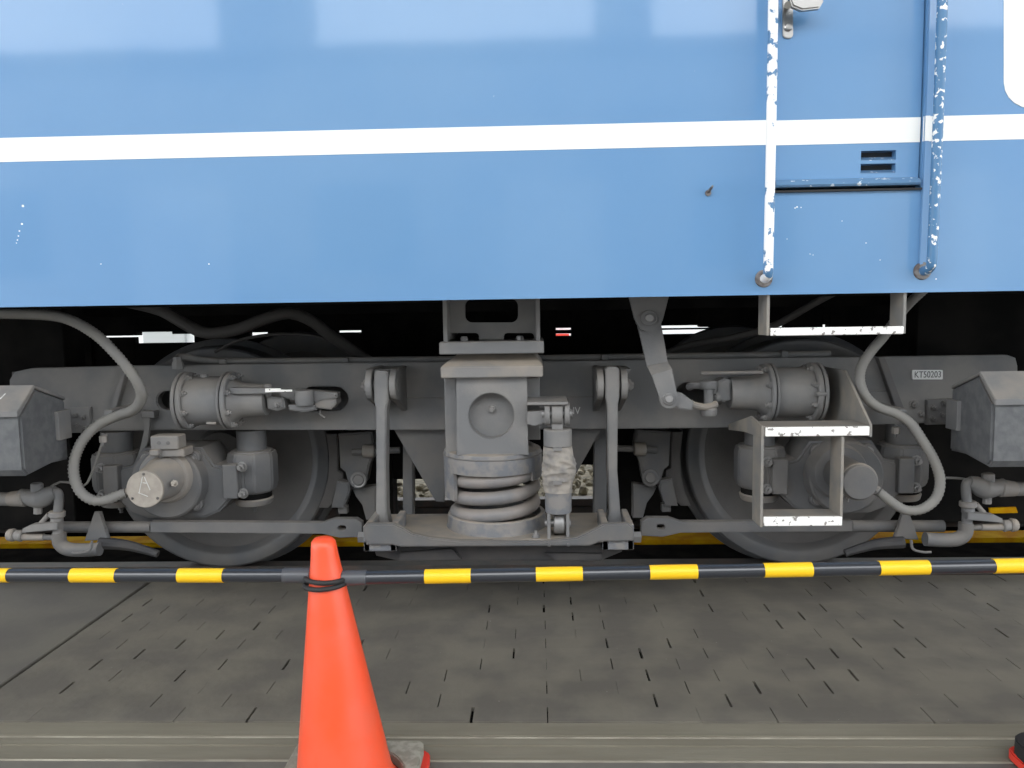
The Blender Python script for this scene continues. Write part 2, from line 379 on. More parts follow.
# shed roof over track and walkway, open along both sides
cn = MB().box(-16, 16, -2.2, 9.0, 5.6, 5.75).build('ceiling', ROOFS); tag(cn, kind='structure')
for k in range(9):
    x = -14 + k * 3.5
    MB().box(x - .08, x + .08, -2.2, 9.0, 5.3, 5.6).build('roof_beam', ROOFM, cn)

# ================================================================== COACH
def yprof(z):                         # side of the body: upright above, drawn in towards the bottom edge
    return 2.10 + 0.012 * max(0.0, (1.62 - z) / 0.57) ** 1.6
ZB = at(512, 299, 2.112).z
coach = thing('railway_coach', 'blue railway coach with a white stripe along its side', 'train', (0, 3.55, ZB))
dl = at(774, 100, 2.10).x; dr = at(924, 100, 2.10).x; dz = at(845, 191, 2.10).z
def skin(x0, x1, z0, z1, off=0.0, th=0.03, n=14, bev=0.0):
    mb = MB(); zs = [z0 + (z1 - z0) * i / n for i in range(n + 1)]
    prof = [(yprof(z) + off, z) for z in zs] + [(yprof(z) + off + th, z) for z in reversed(zs)]
    return mb.yz(prof, x0, x1, bev)
sp = skin(-6, dl, ZB, 3.4, n=40)
for a in (skin(dr, 6, ZB, 3.4, n=40), skin(dl, dr, ZB, dz)):
    me = bpy.data.meshes.new('t'); a.bm.to_mesh(me); sp.bm.from_mesh(me); a.bm.free()
sp.build('side_panel', BLUE, coach)
lx0 = at(861, 160, 2.11).x; lx1 = at(896, 160, 2.11).x
vz = [at(878, q, 2.11).z for q in (173.5, 163.5, 160.5, 150.5)]
dsk = skin(dl + 0.006, lx0, dz + 0.012, 3.2, off=0.008, th=0.03, n=40)
for args in ((lx1, dr - 0.003, dz + 0.012, 3.2), (lx0, lx1, dz + 0.012, vz[0]), (lx0, lx1, vz[1], vz[2]), (lx0, lx1, vz[3], 3.2)):
    q = skin(*args, off=0.008, th=0.03, n=20); me = bpy.data.meshes.new('t'); q.bm.to_mesh(me); dsk.bm.from_mesh(me); q.bm.free()
door = dsk.build('door', BLUE, coach)
# dark reveal behind the door joint
MB().box(dl - 0.02, dr + 0.02, 2.15, 2.2, dz - 0.03, 3.25).build('door_pillar', DARK, coach)
zs0 = at(512, 150.5, 2.1).z; zs1 = at(512, 126, 2.1).z
skin(-6, dl, zs0, zs1, off=-0.0012, th=0.001, n=4).build('white_stripe', STRIPE, coach)
skin(dr, 6, zs0, zs1, off=-0.0012, th=0.001, n=4).build('white_stripe', STRIPE, coach)
skin(dl + 0.006, dr - 0.003, zs0, zs1, off=0.0068, th=0.001, n=4).build('white_stripe', STRIPE, door)
# drip lip along the door's foot
a = at(777, 189, 2.09); b = at(917, 187.5, 2.09)
lip = MB().yz([(2.118, a.z + .004), (2.09, a.z + .004), (2.086, a.z + .009), (2.092, a.z + .018), (2.118, a.z + .03)], dl + .006, dr - .006, 0.001).build('drip_lip', BLUED, door)
MB().box(dl, dr, 2.095, 2.13, dz - 0.001, dz + 0.004).build('threshold', RUBBER, coach)
# jamb strip right of the door
x = at(925, 100, 2.1).x
skin(x, x + 0.012, dz - 0.21, 3.2, off=-0.006, th=0.008, n=20, bev=0.002).build('jamb_strip', BLUE, coach)
x_ = at(925, 100, 2.1).x
skin(x_, x_ + 0.012, zs0, zs1, off=-0.0072, th=0.001, n=4).build('white_stripe', STRIPE, coach)
# louvre: two dark slots with a bar and sloping slats
for z0, z1 in ((vz[0], vz[1]), (vz[2], vz[3])):
    sl = MB().box(lx0 - .004, lx1 + .004, 2.136, 2.14, z0 - .004, z1 + .004).build('vent_slot', BLACKH, door)
    MB().yz([(2.112, z0), (2.134, z0 + .011), (2.134, z0 + .013), (2.112, z0 + .002)], lx0, lx1).build('slat', BLUED, sl)

# door handle with escutcheon
es = MB().ppoly(rrect(783, -30, 793.3, 38, 4), 2.102, 2.116, bev=0.0015).build('escutcheon', CHROME, door)
MB().lathe([(0, 0), (.011, 0), (.011, .003), (.008, .006), (0, .007)], at(788.3, 27, 2.102), (0, -1, 0), 20).build('keyhole_cover', CHROME, es)
hd = MB()
hd.cyl(at(788, 5, 2.11), at(788, 5, 2.055), 0.009)
hd.poly([at(786, -2, 2.066), at(819, -1, 2.066), at(821, 4, 2.066), at(817, 11, 2.066), at(800, 13, 2.066), at(790, 9, 2.066)], Vector((0, -0.02, 0)), (), 0.004)
hd.build('door_handle', CHROME, door)
# handrails
def handrail(px0, py0, px1, py1, r, m, label, foot_dx):
    x = at(px0, py0, 2.05).x; zt = 2.6; zb = at(px1, py1, 2.08).z
    mb = MB(); pts = []
    n = 30
    for i in range(n + 1):
        z = zt + (zb - zt) * i / n
        pts.append((x, yprof(z) - 0.052, z))
    pts += [(x + foot_dx * .4, yprof(zb) - 0.045, zb - 0.014), (x + foot_dx, yprof(zb) - 0.015, zb - 0.021), (x + foot_dx, yprof(zb) + 0.005, zb - 0.021)]
    mb.tube(pts, r, 14, step=0.012)
    o = mb.build('handrail', m, coach); tag(o, label)
    p = Vector((x + foot_dx, yprof(zb) + .002, zb - 0.021))
    MB().lathe([(0, 0), (.024, 0), (.022, .007), (.013, .009), (0, .009)], p, (0, -1, 0), 20).build('rail_foot', RUST, o)
handrail(773, 0, 766, 270, 0.0125, RAILW, 'handrail worn almost white left of the door', 0.004)
handrail(942, 0, 936, 262, 0.0125, RAILB, 'blue handrail with white chips right of the door', 0.002)
# white panel at the top right, stud, upper footstep
MB().ppoly(rrect(1004, -260, 1240, 108, 26), 2.0985, 2.101, bev=0.0006).build('white_panel', STRIPE, coach)
st = MB(); p = at(708, 193, yprof(at(708, 193, 2.1).z)); st.cyl(p + Vector((0, .01, 0)), p + Vector((.004, -.035, .012)), .0045, .003, 10); st.cyl(p + Vector((0, .002, 0)), p + Vector((0, -.004, 0)), .008, seg=12)
st.build('stud', RUST, coach)
for px, py, r in ((23, 206, .0035), (22, 224, .0028), (19.5, 231, .0022), (18.5, 236, .0018), (17.5, 240, .0018), (16.5, 243, .0014), (209, 264, .002), (101, 264, .0015), (797, 207, .0022), (842, 221, .0013), (866, 243, .0015), (880, 260, .0013), (810, 254, .0012), (787, 239, .0012), (813, 255, .0012), (936, 279, .0018), (795, 208, .0018), (801, 207.5, .0015)):
    z = at(px, py, 2.1).z; p = at(px, py, yprof(z))
    MB().cyl(p + Vector((0, .002, 0)), p + Vector((0, -.0006, 0)), r, seg=8).build('paint_chip', STRIPE, coach)
xs0 = at(771, 330, 2.12).x; xs1 = at(902, 329, 2.12).x; zst = at(840, 327, 2.12).z
for xx in (xs0 - .012, xs1 + .002):
    MB().box(xx, xx + .008, 2.12, 2.2, zst - .02, ZB + .001 if True else ZB, .001).build('step_bracket', STEPG, coach)
MB().box(xs0 - .004, xs1 + .004, 2.124, 2.2, zst - .016, zst - .002, .001).build('step_tread', STEPG, coach)
MB().box(xs0 - .002, xs1 + .003, 2.115, 2.124, zst - .021, zst, .002).build('tread_edge', STEPW, coach)
# roof, far side, floor and hanging equipment of the coach
MB().yz([(2.13, 3.38), (2.3, 3.75), (2.9, 3.95), (4.2, 3.95), (4.8, 3.75), (4.98, 3.38)], -6, 6).build('roof', DARK, coach)
MB().box(-6, 6, 4.94, 4.97, ZB, 3.4).build('far_side_panel', BLUE, coach)
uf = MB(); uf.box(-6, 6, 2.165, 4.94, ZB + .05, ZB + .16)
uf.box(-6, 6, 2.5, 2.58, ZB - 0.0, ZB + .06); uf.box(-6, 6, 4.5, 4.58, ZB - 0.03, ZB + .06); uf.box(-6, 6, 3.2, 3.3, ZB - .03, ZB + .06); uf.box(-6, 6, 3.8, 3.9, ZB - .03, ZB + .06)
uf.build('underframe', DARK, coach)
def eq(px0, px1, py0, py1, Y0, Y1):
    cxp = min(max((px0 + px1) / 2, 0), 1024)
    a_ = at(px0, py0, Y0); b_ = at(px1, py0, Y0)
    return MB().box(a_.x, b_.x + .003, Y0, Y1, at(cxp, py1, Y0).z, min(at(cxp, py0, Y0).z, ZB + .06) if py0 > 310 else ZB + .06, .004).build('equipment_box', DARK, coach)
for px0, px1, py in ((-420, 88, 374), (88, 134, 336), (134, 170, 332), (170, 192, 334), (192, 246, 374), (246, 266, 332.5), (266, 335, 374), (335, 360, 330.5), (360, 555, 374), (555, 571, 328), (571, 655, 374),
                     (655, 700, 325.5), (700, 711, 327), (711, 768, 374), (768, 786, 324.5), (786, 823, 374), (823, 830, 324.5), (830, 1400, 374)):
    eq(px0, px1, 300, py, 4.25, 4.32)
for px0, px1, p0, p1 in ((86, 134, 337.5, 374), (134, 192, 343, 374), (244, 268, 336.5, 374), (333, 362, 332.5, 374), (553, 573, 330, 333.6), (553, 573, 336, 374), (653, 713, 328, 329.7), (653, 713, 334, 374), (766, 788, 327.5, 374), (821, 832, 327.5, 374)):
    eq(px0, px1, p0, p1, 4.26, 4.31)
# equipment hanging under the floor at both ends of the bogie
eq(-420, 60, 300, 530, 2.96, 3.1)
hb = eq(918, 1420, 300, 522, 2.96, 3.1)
yp = MB().ppoly([(989, 508), (1016, 507), (1018, 513), (990, 513.5)], 2.953, 2.96, bev=.0005).build('marker_plate', YELP, hb)

# side bearer hanging from the coach over the bolster
sb = MB()
zb_ = at(491, 341.5, 2.30).z; zt_ = ZB + .05
sb.ppoly([(446, 296), (536, 296), (537, 340), (446, 340)], 2.38, 2.395,
         [rrect(465, 299, 518, 322.5, 7), rrect(449, 333, 479, 341.5, 3.6), rrect(504, 333, 534, 341.5, 3.6)], bev=0.001)
x0 = at(443, 320, 2.30).x; x1 = at(540, 320, 2.30).x
sb.box(x0, x0 + .012, 2.30, 2.6, zb_, zt_, .001); sb.box(x1 - .012, x1, 2.30, 2.6, zb_, zt_, .001)
sbo = sb.build('side_bearer', GREY, coach)
MB().box(at(439, 345, 2.28).x, at(544, 345, 2.28).x, 2.28, 2.62, at(491, 354, 2.28).z, at(491, 341.5, 2.28).z, .003).build('bearer_flange', GREY, coach)
for px in (464, 520):
    p = at(px, 339, 2.36); MB().lathe([(0, 0), (.012, 0), (.012, .01), (.009, .014), (0, .014)], (p.x, 2.36, zb_), (0, 0, 1), 6).build('nut', BOLT, sbo)

# ================================================================== WHEELSETS
WZ = (at(219, 565, 2.93).z + at(801, 567, 2.93).z) / 2 + 0.43
def wheelset(px, py, label):
    c = at(px, py, 2.93); c.z = WZ
    t = thing('wheelset', label, 'wheels', (c.x, 3.525, WZ - .43))
    def wheel(y, s, nm):
        prof = [(.0, .01), (.1, .01), (.105, .03), (.12, .055), (.2, .062), (.3, .05), (.345, .03), (.36, .022)]
        MB().lathe([(r, q * s) for r, q in prof] + [(.36, .1 * s), (.2, .09 * s), (.1, .12 * s), (0, .12 * s)], (c.x, y, c.z), (0, 1, 0), 72).build('wheel_disc', WHEEL, t)
        rim = [(.355, .024), (.375, .006), (.385, .0), (.422, .0), (.429, .006), (.431, .07), (.436, .085), (.458, .1), (.46, .112), (.452, .127), (.42, .13), (.36, .12), (.355, .024)]
        MB().lathe([(r, q * s) for r, q in rim], (c.x, y, c.z), (0, 1, 0), 96).build('wheel_rim', RIM, t)
    wheel(2.93, 1, 'near'); wheel(4.12, -1, 'far')
    MB().cyl((c.x, 2.98, c.z), (c.x, 4.07, c.z), .075).build('axle', WHEEL, t)
    # a drain hole boss on the disc
    return c
WL = wheelset(219, 449, 'left wheelset, its near wheel behind the tan-capped axle box')
WR = wheelset(801, 447, 'right wheelset, its near wheel behind the square footstep frame')

# ================================================================== BOGIE FRAME
t = frame = thing('bogie_frame', 'long grey bogie side beam with oval slots spanning both wheels', 'bogie frame', (at(510, 430, 2.68).x, 2.68, 0.6))
outl = [(9, 380), (14, 372), (30, 368.5), (125, 366), (175, 365.5), (340, 363), (600, 361), (700, 359), (905, 356.5), (1008, 355), (1016, 358), (1018, 366), (1019, 425), (930, 423), (860, 425),
        (700, 428), (560, 429.5), (430, 430), (160, 430), (68, 432), (40, 433), (9, 433)]
holes = [slot(157, 391, 187, 410), slot(300, 386.5, 348, 411), slot(676, 382, 726, 406)]
MB().ppoly(outl, 2.60, 2.64, holes, bev=0.004).build('side_beam', GREY, t)
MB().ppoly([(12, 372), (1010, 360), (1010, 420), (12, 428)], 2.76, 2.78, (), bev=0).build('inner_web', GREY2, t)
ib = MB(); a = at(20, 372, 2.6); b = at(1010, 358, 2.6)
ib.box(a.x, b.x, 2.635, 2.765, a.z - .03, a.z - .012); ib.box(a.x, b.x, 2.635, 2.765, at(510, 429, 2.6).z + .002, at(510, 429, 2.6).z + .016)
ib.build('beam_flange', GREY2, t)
# weld seams and stiffening ribs
for q in (((402, 398), (446, 398.5)), ((542, 398), (600, 397)), ((862, 391.5), (886, 391)), ):
    MB().tube([at(*q[0], 2.6), at(*q[1], 2.6)], .003, 6, smooth=False).build('weld_seam', GREY, t)
MB().ppoly([(122, 368), (127, 368), (114, 415), (109, 415)], 2.575, 2.61, bev=.002).build('rib', GREY, t)
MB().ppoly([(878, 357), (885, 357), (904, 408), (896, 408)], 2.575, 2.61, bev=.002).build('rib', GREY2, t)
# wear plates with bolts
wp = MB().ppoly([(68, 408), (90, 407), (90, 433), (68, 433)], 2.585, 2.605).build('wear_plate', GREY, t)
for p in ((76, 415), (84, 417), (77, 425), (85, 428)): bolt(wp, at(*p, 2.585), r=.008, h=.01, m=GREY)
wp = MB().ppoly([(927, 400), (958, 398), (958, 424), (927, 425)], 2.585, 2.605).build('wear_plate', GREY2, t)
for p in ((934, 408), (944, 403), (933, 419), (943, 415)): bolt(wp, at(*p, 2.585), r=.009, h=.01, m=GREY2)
bolt(t, at(914, 404, 2.6), r=.012, h=.012, m=GREY); bolt(t, at(921, 414, 2.6), r=.009, h=.012, m=GREY)
# number plate
pl = MB().ppoly(rrect(912.5, 370, 943, 379.5, 1.2), 2.594, 2.602, bev=.0008).build('number_plate', PLATEW, t); tag(pl, 'small white number plate')
text_mesh('KT50203', 0.03, at(927.8, 374.8, 2.5932), INK, pl, sx=.78)
text_mesh('NV', 0.034, at(574, 411, 2.5995), CHALK, t, 'chalk_mark', .0003, .9)
# air pipe along the beam top
pp = MB(); pts = [at(178, 366, 2.58), at(178, 358, 2.58), at(184, 357, 2.6), at(205, 360, 2.64), at(230, 361, 2.66), at(340, 360.5, 2.66), at(700, 356, 2.66), at(830, 354, 2.66)]
pp.tube(pts, .0115, 12); pipe = pp.build('air_pipe', GREY, t)
MB().lathe([(0, 0), (.019, 0), (.019, .02), (.014, .028), (.014, .04), (0, .046)], at(178, 369, 2.57), (0, 0, 1), 6).build('pipe_elbow', GREY, pipe)
for px, py in ((222, 363), (345, 362), (605, 358.5), (785, 355)): MB().pbox(px - 3.5, py - 4, px + 3.5, py + 8, 2.64, 2.68).build('pipe_clip', GREY, pipe)
# gussets below the beam, cross beams, far side beam
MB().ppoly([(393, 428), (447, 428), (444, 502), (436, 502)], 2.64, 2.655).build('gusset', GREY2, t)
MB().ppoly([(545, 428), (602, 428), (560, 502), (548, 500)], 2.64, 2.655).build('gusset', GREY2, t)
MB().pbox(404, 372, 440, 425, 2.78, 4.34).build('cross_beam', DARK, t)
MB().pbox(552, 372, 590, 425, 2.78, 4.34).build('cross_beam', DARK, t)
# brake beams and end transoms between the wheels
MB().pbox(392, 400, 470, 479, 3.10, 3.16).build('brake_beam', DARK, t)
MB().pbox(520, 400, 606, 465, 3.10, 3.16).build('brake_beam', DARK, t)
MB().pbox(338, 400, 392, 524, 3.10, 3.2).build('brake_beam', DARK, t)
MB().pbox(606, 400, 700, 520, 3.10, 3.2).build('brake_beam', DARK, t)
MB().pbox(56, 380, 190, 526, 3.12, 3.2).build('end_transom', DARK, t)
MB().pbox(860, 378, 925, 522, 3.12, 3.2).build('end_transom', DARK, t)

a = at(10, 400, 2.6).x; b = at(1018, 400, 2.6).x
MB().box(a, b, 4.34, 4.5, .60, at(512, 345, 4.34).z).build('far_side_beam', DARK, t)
# pivot lugs that carry the swing links
def lugs(cx, side):
    for dx in (-12.5, 11.5):
        p = at(cx + dx, 386, 2.40)
        b_ = MB(); ww = .010
        pr = [(2.62, .05), (2.44, .05)] + [(2.44 - .052 * math.cos(R(k)), .0 + .05 * math.sin(R(k))) for k in range(70, -71, -20)] + [(2.44, -.05), (2.62, -.11)]
        b_.yz([(y, p.z + z) for y, z in pr], p.x - ww, p.x + ww, .002); b_.build('lug', GREY, t)
    p = at(cx, 386, 2.42); s = side
    MB().cyl((p.x - .052, 2.44, p.z), (p.x + .052, 2.44, p.z), .02).build('pivot_pin', GREY, t)
    MB().lathe([(0, 0), (.02, 0), (.02, .01), (.011, .011), (.011, .018), (0, .018)], (p.x + s * .048, 2.44, p.z), (s, 0, 0), 6).build('castle_nut', GREY, t)
    MB().ppoly([(cx - 17, 370), (cx + 18, 369), (cx + 16, 374), (cx - 15, 375)], 2.45, 2.61).build('lug_cap', GREY, t)
lugs(381, -1); lugs(613, 1)

# ================================================================== SWING LINKS
def swing(px, pb, label, Y, w0, ytop, ybot, head):
    t = thing('swing_link', label, 'link', at(px, ybot, Y))
    if head:
        MB().ppoly([(px - 7, ytop + 4)] + arc(px - 3, ytop + 3, 4, 180, 270, 4) + arc(px + 3, ytop + 3, 4, 270, 360, 4) + [(px + 7, ytop + 29), (px + w0, ytop + 36), (px + w0 - .6, 470), (pb + w0, 512), (pb + 8.5, ybot), (pb - 8.5, ybot), (pb - w0, 512), (px - w0 + .6, 470), (px - w0, ytop + 36), (px - 7, ytop + 29)],
                   Y, Y + .06, bev=.004).build('link_bar', GREY, t)
    else:
        MB().ppoly([(px - w0, ytop), (px + w0, ytop), (pb + w0, ybot), (pb - w0, ybot)], Y, Y + .05, bev=.004).build('link_bar', GREY2, t)
    return t
swing(381, 381, 'grey swing link hanging left of the spring, in front', 2.39, 5.4, 372, 528, True)
swing(612.5, 615, 'grey swing link hanging right of the damper, in front', 2.39, 5.4, 368, 526, True)
swing(408, 408, 'darker swing link set back, right of the left front link', 2.78, 5.2, 400, 516, False)
swing(601, 600, 'darker swing link set back, left of the right front link', 2.72, 6.5, 400, 516, False)

# ================================================================== BOLSTER
t = bolster = thing('bolster', 'stout grey bolster end with a round recess above the coil spring', 'bolster', at(491, 475, 2.45))
X = lambda px, Y, py=400: at(px, py, Y).x
zt = at(491, 354, 2.36).z; zm = at(491, 366.5, 2.28).z; zb = at(491, 377.5, 2.28).z
b_ = bmesh.new()
lo = [(X(440.5, 2.28, 370), 2.28), (X(543, 2.28, 370), 2.28), (X(543, 2.28, 370), 2.62), (X(440.5, 2.28, 370), 2.62)]
hi = [(X(457, 2.36, 354), 2.36), (X(534, 2.36, 354), 2.36), (X(534, 2.36, 354), 2.60), (X(457, 2.36, 354), 2.60)]
L0 = [b_.verts.new((x, y, zb)) for x, y in lo]; L1 = [b_.verts.new((x, y, zm)) for x, y in lo]; L2 = [b_.verts.new((x, y, zt)) for x, y in hi]
for A, B in ((L0, L1), (L1, L2)):
    for i in range(4): b_.faces.new((A[i], A[(i + 1) % 4], B[(i + 1) % 4], B[i]))
b_.faces.new(L0[::-1]); b_.faces.new(L2); bmesh.ops.recalc_face_normals(b_, faces=b_.faces[:])
bmesh.ops.bevel(b_, geom=b_.edges[:], offset=.0025, segments=2, affect='EDGES')
m_ = MB(); m_._merge(b_); m_.build('top_plate', DUSTY, t, angle=7)
MB().ppoly([(456, 377), (527, 377), (528.5, 455), (456.5, 455.5)], 2.305, 2.32, [circ(491.3, 416, 23, 40)], bev=.002).build('face_plate', GREY, t)
MB().pbox(457, 378, 527, 455, 2.345, 2.36).build('recess_plate', GREY, t)
rc = at(491.3, 416, 2.305)
MB().ring((rc.x, 2.318, rc.z), (rc.x, 2.348, rc.z), S(24.5, 2.305), S(23, 2.305), 40).build('recess_wall', GREY, t)
bolt(t, at(492, 409, 2.345), r=.011, h=.012, m=GREY)
MB().pbox(445, 378, 457, 456, 2.355, 2.42).build('side_flange', GREY, t)
MB().pbox(527, 378, 540, 440, 2.40, 2.44).build('side_flange', GREY, t)
MB().pbox(447, 378, 538, 428, 2.42, 2.595).build('beam_end', GREY2, t)
MB().pbox(452, 385, 534, 428, 2.79, 4.32).build('transverse_beam', DARK, t)
# round spring cap, skirt cut away in front over the coils
SCX = at(493, 470, 2.43).x; SY = 2.43
def zc(py): return at(493.5, py, SY - .155).z
co_ = MB(); ro = S(50, SY - .02); ri = ro - .014
ztop = at(493.5, 457, SY - .155).z; zlow = zc(477)
co_.lathe([(0, ztop + .004), (ro - .012, ztop + .004), (ro - .003, ztop), (ro, ztop - .01), (ro, zlow), (ri, zlow), (ri, ztop - .016), (0, ztop - .016)], (SCX, SY, 0), (0, 0, 1), 64)
co_.build('spring_cap', WORNG, t)
for a0, a1 in ((192, 222), (-35, 12)):       # the skirt's two cheeks
    ck = bmesh.new(); n = 8; zl = zc(505) if a0 > 100 else zc(486)
    for k in range(n + 1):
        th = R(a0 + (a1 - a0) * k / n)
        for rr in (ri, ro):
            for z in (zl, zlow + .002): ck.verts.new((SCX + rr * math.cos(th), SY + rr * math.sin(th), z))
    ck.verts.ensure_lookup_table(); V = ck.verts
    for k in range(n):
        i = k * 4; j = i + 4
        for q in ((i, i + 1, j + 1, j), (i + 2, j + 2, j + 3, i + 3), (i, j, j + 2, i + 2), (i + 1, i + 3, j + 3, j + 1)): ck.faces.new([V[w_] for w_ in q])
    ck.faces.new([V[0], V[2], V[3], V[1]]); i = n * 4; ck.faces.new([V[i], V[i + 1], V[i + 3], V[i + 2]])
    bmesh.ops.recalc_face_normals(ck, faces=ck.faces[:])
    m_ = MB(); m_._merge(ck); m_.build('cap_skirt', WORNG, t)
MB().torus((SCX, SY, ztop - .012), (0, 0, 1), ro, .0025, 48, 6).build('cap_bead', GREY2, t)

# ================================================================== COIL SPRING
z0 = zc(528); z1 = zc(464); rm = .1235; wr = .0207
pts = []; turns = 3.7; n = int(turns * 40)
for i in range(n + 1):
    u = i / n; th = R(150) + 2 * math.pi * turns * u
    zz = z0 + .012 + (z1 - z0) * u
    pts.append((SCX + .005 + rm * math.cos(th), SY + rm * math.sin(th), zz))
cs = MB(); cs.tube(pts, wr, 14, smooth=False); cs = cs.build('coil_spring', SPRING); tag(cs, 'fat grey coil spring in the middle between cap and plank', 'spring')

# ================================================================== SPRING PLANK
t = plank = thing('spring_plank', 'grey trough-like spring plank across the bottom under the coil spring', 'spring plank', at(497, 560, 2.45))
zfl = at(497, 541, 2.24).z
top = [(363, 528), (366, 524), (393, 524), (402, 528), (412, 534), (430, 538), (460, 541), (545, 541.5), (577, 538), (594, 530), (604, 524.5), (628, 523.5), (633, 528), (634, 541), (600, 542), (590, 546), (400, 547), (392, 545), (366, 545)]
MB().ppoly(top, 2.235, 2.26, bev=.004).build('front_plate', GREY2, t)
a = at(392, 535, 2.25); b = at(604, 535, 2.25)
zf = at(497, 541, 2.25).z
MB().yz([(2.25, zf - .006), (2.25, zf + .004), (2.45, zf + .004), (2.56, zf + .002), (2.56, zf - .006)], a.x, b.x, .003).build('deck', DUSTY, t)
for px0, px1 in ((363, 396), (602, 634)):
    e = MB(); xa = at(px0, 530, 2.25).x; xb = at(px1, 530, 2.25).x; zt = at(500, 525, 2.25).z
    e.box(xa, xa + .02, 2.25, 2.43, zf - .03, zt, .003); e.box(xb - .02, xb, 2.25, 2.43, zf - .03, zt, .003); e.box(xa, xb, 2.25, 2.56, zf - .03, zf + .003, .003); e.build('pocket', WORNG, t)
for px in (362, 637):
    p = at(px, 537, 2.3); MB().lathe([(0, 0), (.018, 0), (.018, .03), (0, .034)], (p.x - (.02 if px > 500 else -.02), 2.3, p.z), (1 if px > 500 else -1, 0, 0), 6).build('end_nut', BOLT, t)
MB().ppoly([(372, 545), (625, 543), (622, 552), (600, 561), (398, 561), (376, 556)], 2.30, 2.6, bev=.004).build('lower_beam', OILY, t)
MB().ppoly([(400, 553), (452, 549), (462, 560), (398, 561)], 2.285, 2.3, bev=.002).build('stiffener', OILY, t)
MB().ppoly([(545, 553), (602, 554), (602, 560), (556, 561)], 2.285, 2.3, bev=.002).build('stiffener', OILY, t)
# round spring seat cup with flats
ro2 = S(50.5, SY - .06); zs = at(493, 519 + 10, SY - .15).z
cup = MB(); zc0 = zf + .002; zc1 = at(497, 523.5, SY - ro2).z
SX2 = at(497, 530, SY).x
cup.lathe([(0, zc0), (ro2 + .006, zc0), (ro2 + .004, zc0 + .01), (ro2, zc1 - .003), (ro2 - .003, zc1), (ro2 - .012, zc1), (ro2 - .014, zc0 + .012), (0, zc0 + .012)], (SX2, SY, 0), (0, 0, 1), 56)
cup.build('spring_seat', WORNG, t)
p = at(536, 537, 2.27); bolt(t, p, axis=(0, 0, 1), r=.01, h=.012, m=BOLT)

# ================================================================== DAMPER
DY = 2.29
t = damper = thing('damper', 'upright grey damper with a wrinkled cloth sleeve right of the spring', 'damper', at(558, 532, DY))
dx = at(558, 470, DY).x
zz = lambda py: at(558, py, DY).z
MB().cyl((dx, DY, zz(446)), (dx, DY, zz(428.5)), S(14.3, DY), seg=36, bev=.003).build('upper_barrel', GREY, t)
def wr_fn(r, tt, th):
    q = tt / .13
    def rid(k, f, g): return 1 - abs(noise.noise(Vector((math.cos(th) * f + k, math.sin(th) * f, q * g + k * .7 + .5 * math.sin(th + k)))))  * 2.2
    env = math.sin(math.pi * min(max(q, 0), 1)) ** .6
    return r + env * (.0065 * rid(1.3, .8, 4.2) + .003 * rid(7.1, 1.5, 8) - .003 + .004 * math.sin(q * 4.2 - .4 + th))
L = zz(446) - zz(491)
sl = MB(); n = 56; R0 = S(14.2, DY)
sl.lathe([(R0 - .004, 0)] + [(R0 + .001 + .004 * math.sin(math.pi * i / n) ** 2, L * i / n) for i in range(n + 1)] + [(R0 - .004, L)], (dx, DY, zz(491)), (0, 0, 1), 72, wr_fn)
slo = sl.build('cloth_sleeve', FABRIC, t, angle=60); tag(slo, 'wrinkled tan cloth sleeve')
for py in (449.5, 483.5):
    p = at(557, py, DY - .045); MB().pbox(553, py - 1.6, 562, py + 1.6, DY - S(14.2, DY) - .014, DY - .03, .001).build('clamp_tab', BOLT, slo)
MB().cyl((dx, DY, zz(512)), (dx, DY, zz(489)), S(13.4, DY), seg=36, bev=.003).build('lower_barrel', WORNG, t)
ey = MB(); p = at(557, 414, DY); ey.cyl((p.x - S(5.5, DY), DY, p.z), (p.x + S(5.5, DY), DY, p.z), S(11, DY), bev=.002); ey.box(p.x - S(5.5, DY), p.x + S(5.5, DY), DY - .015, DY + .015, zz(430), p.z); ey.build('upper_eye', GREY, t)
for d in (-10, 10): MB().cyl((p.x + S(d - 2.6, DY), DY, p.z), (p.x + S(d + 2.6, DY), DY, p.z), S(11.5, DY), bev=.002).build('bush', GREY, t)
MB().cyl((p.x - S(15.5, DY), DY, p.z), (p.x + S(15.5, DY), DY, p.z), S(4.5, DY), seg=12).build('eye_pin', BOLT, t)
br = MB(); br.pbox(527, 402, 568, 405, 2.26, 2.42, .001); br.ppoly([(527, 424), (527, 412), (546, 410.5), (546, 423), (534, 426)], 2.28, 2.33); br.build('upper_bracket', GREY, t)
p = at(559, 523, DY)
ey = MB(); ey.cyl((p.x - S(5.5, DY), DY, p.z), (p.x + S(5.5, DY), DY, p.z), S(10.5, DY), bev=.003); ey.build('lower_eye', BOLT, t)
for d in (-10.5, 8.6):
    x = p.x + S(d, DY); MB().yz([(DY - .03, zz(511)), (DY + .03, zz(511)), (DY + .04, zz(541)), (DY - .035, zz(539))], x - .005, x + .005, .002).build('fork_cheek', GREY, t)
    MB().hexb((x, DY - .04, zz(539)), (0, -1, 0), .008, .012).build('fork_bolt', GREY2, t)
MB().cyl((p.x - S(14.5, DY), DY, p.z), (p.x + S(12, DY), DY, p.z), S(4, DY), seg=12).build('eye_pin', BOLT, t)

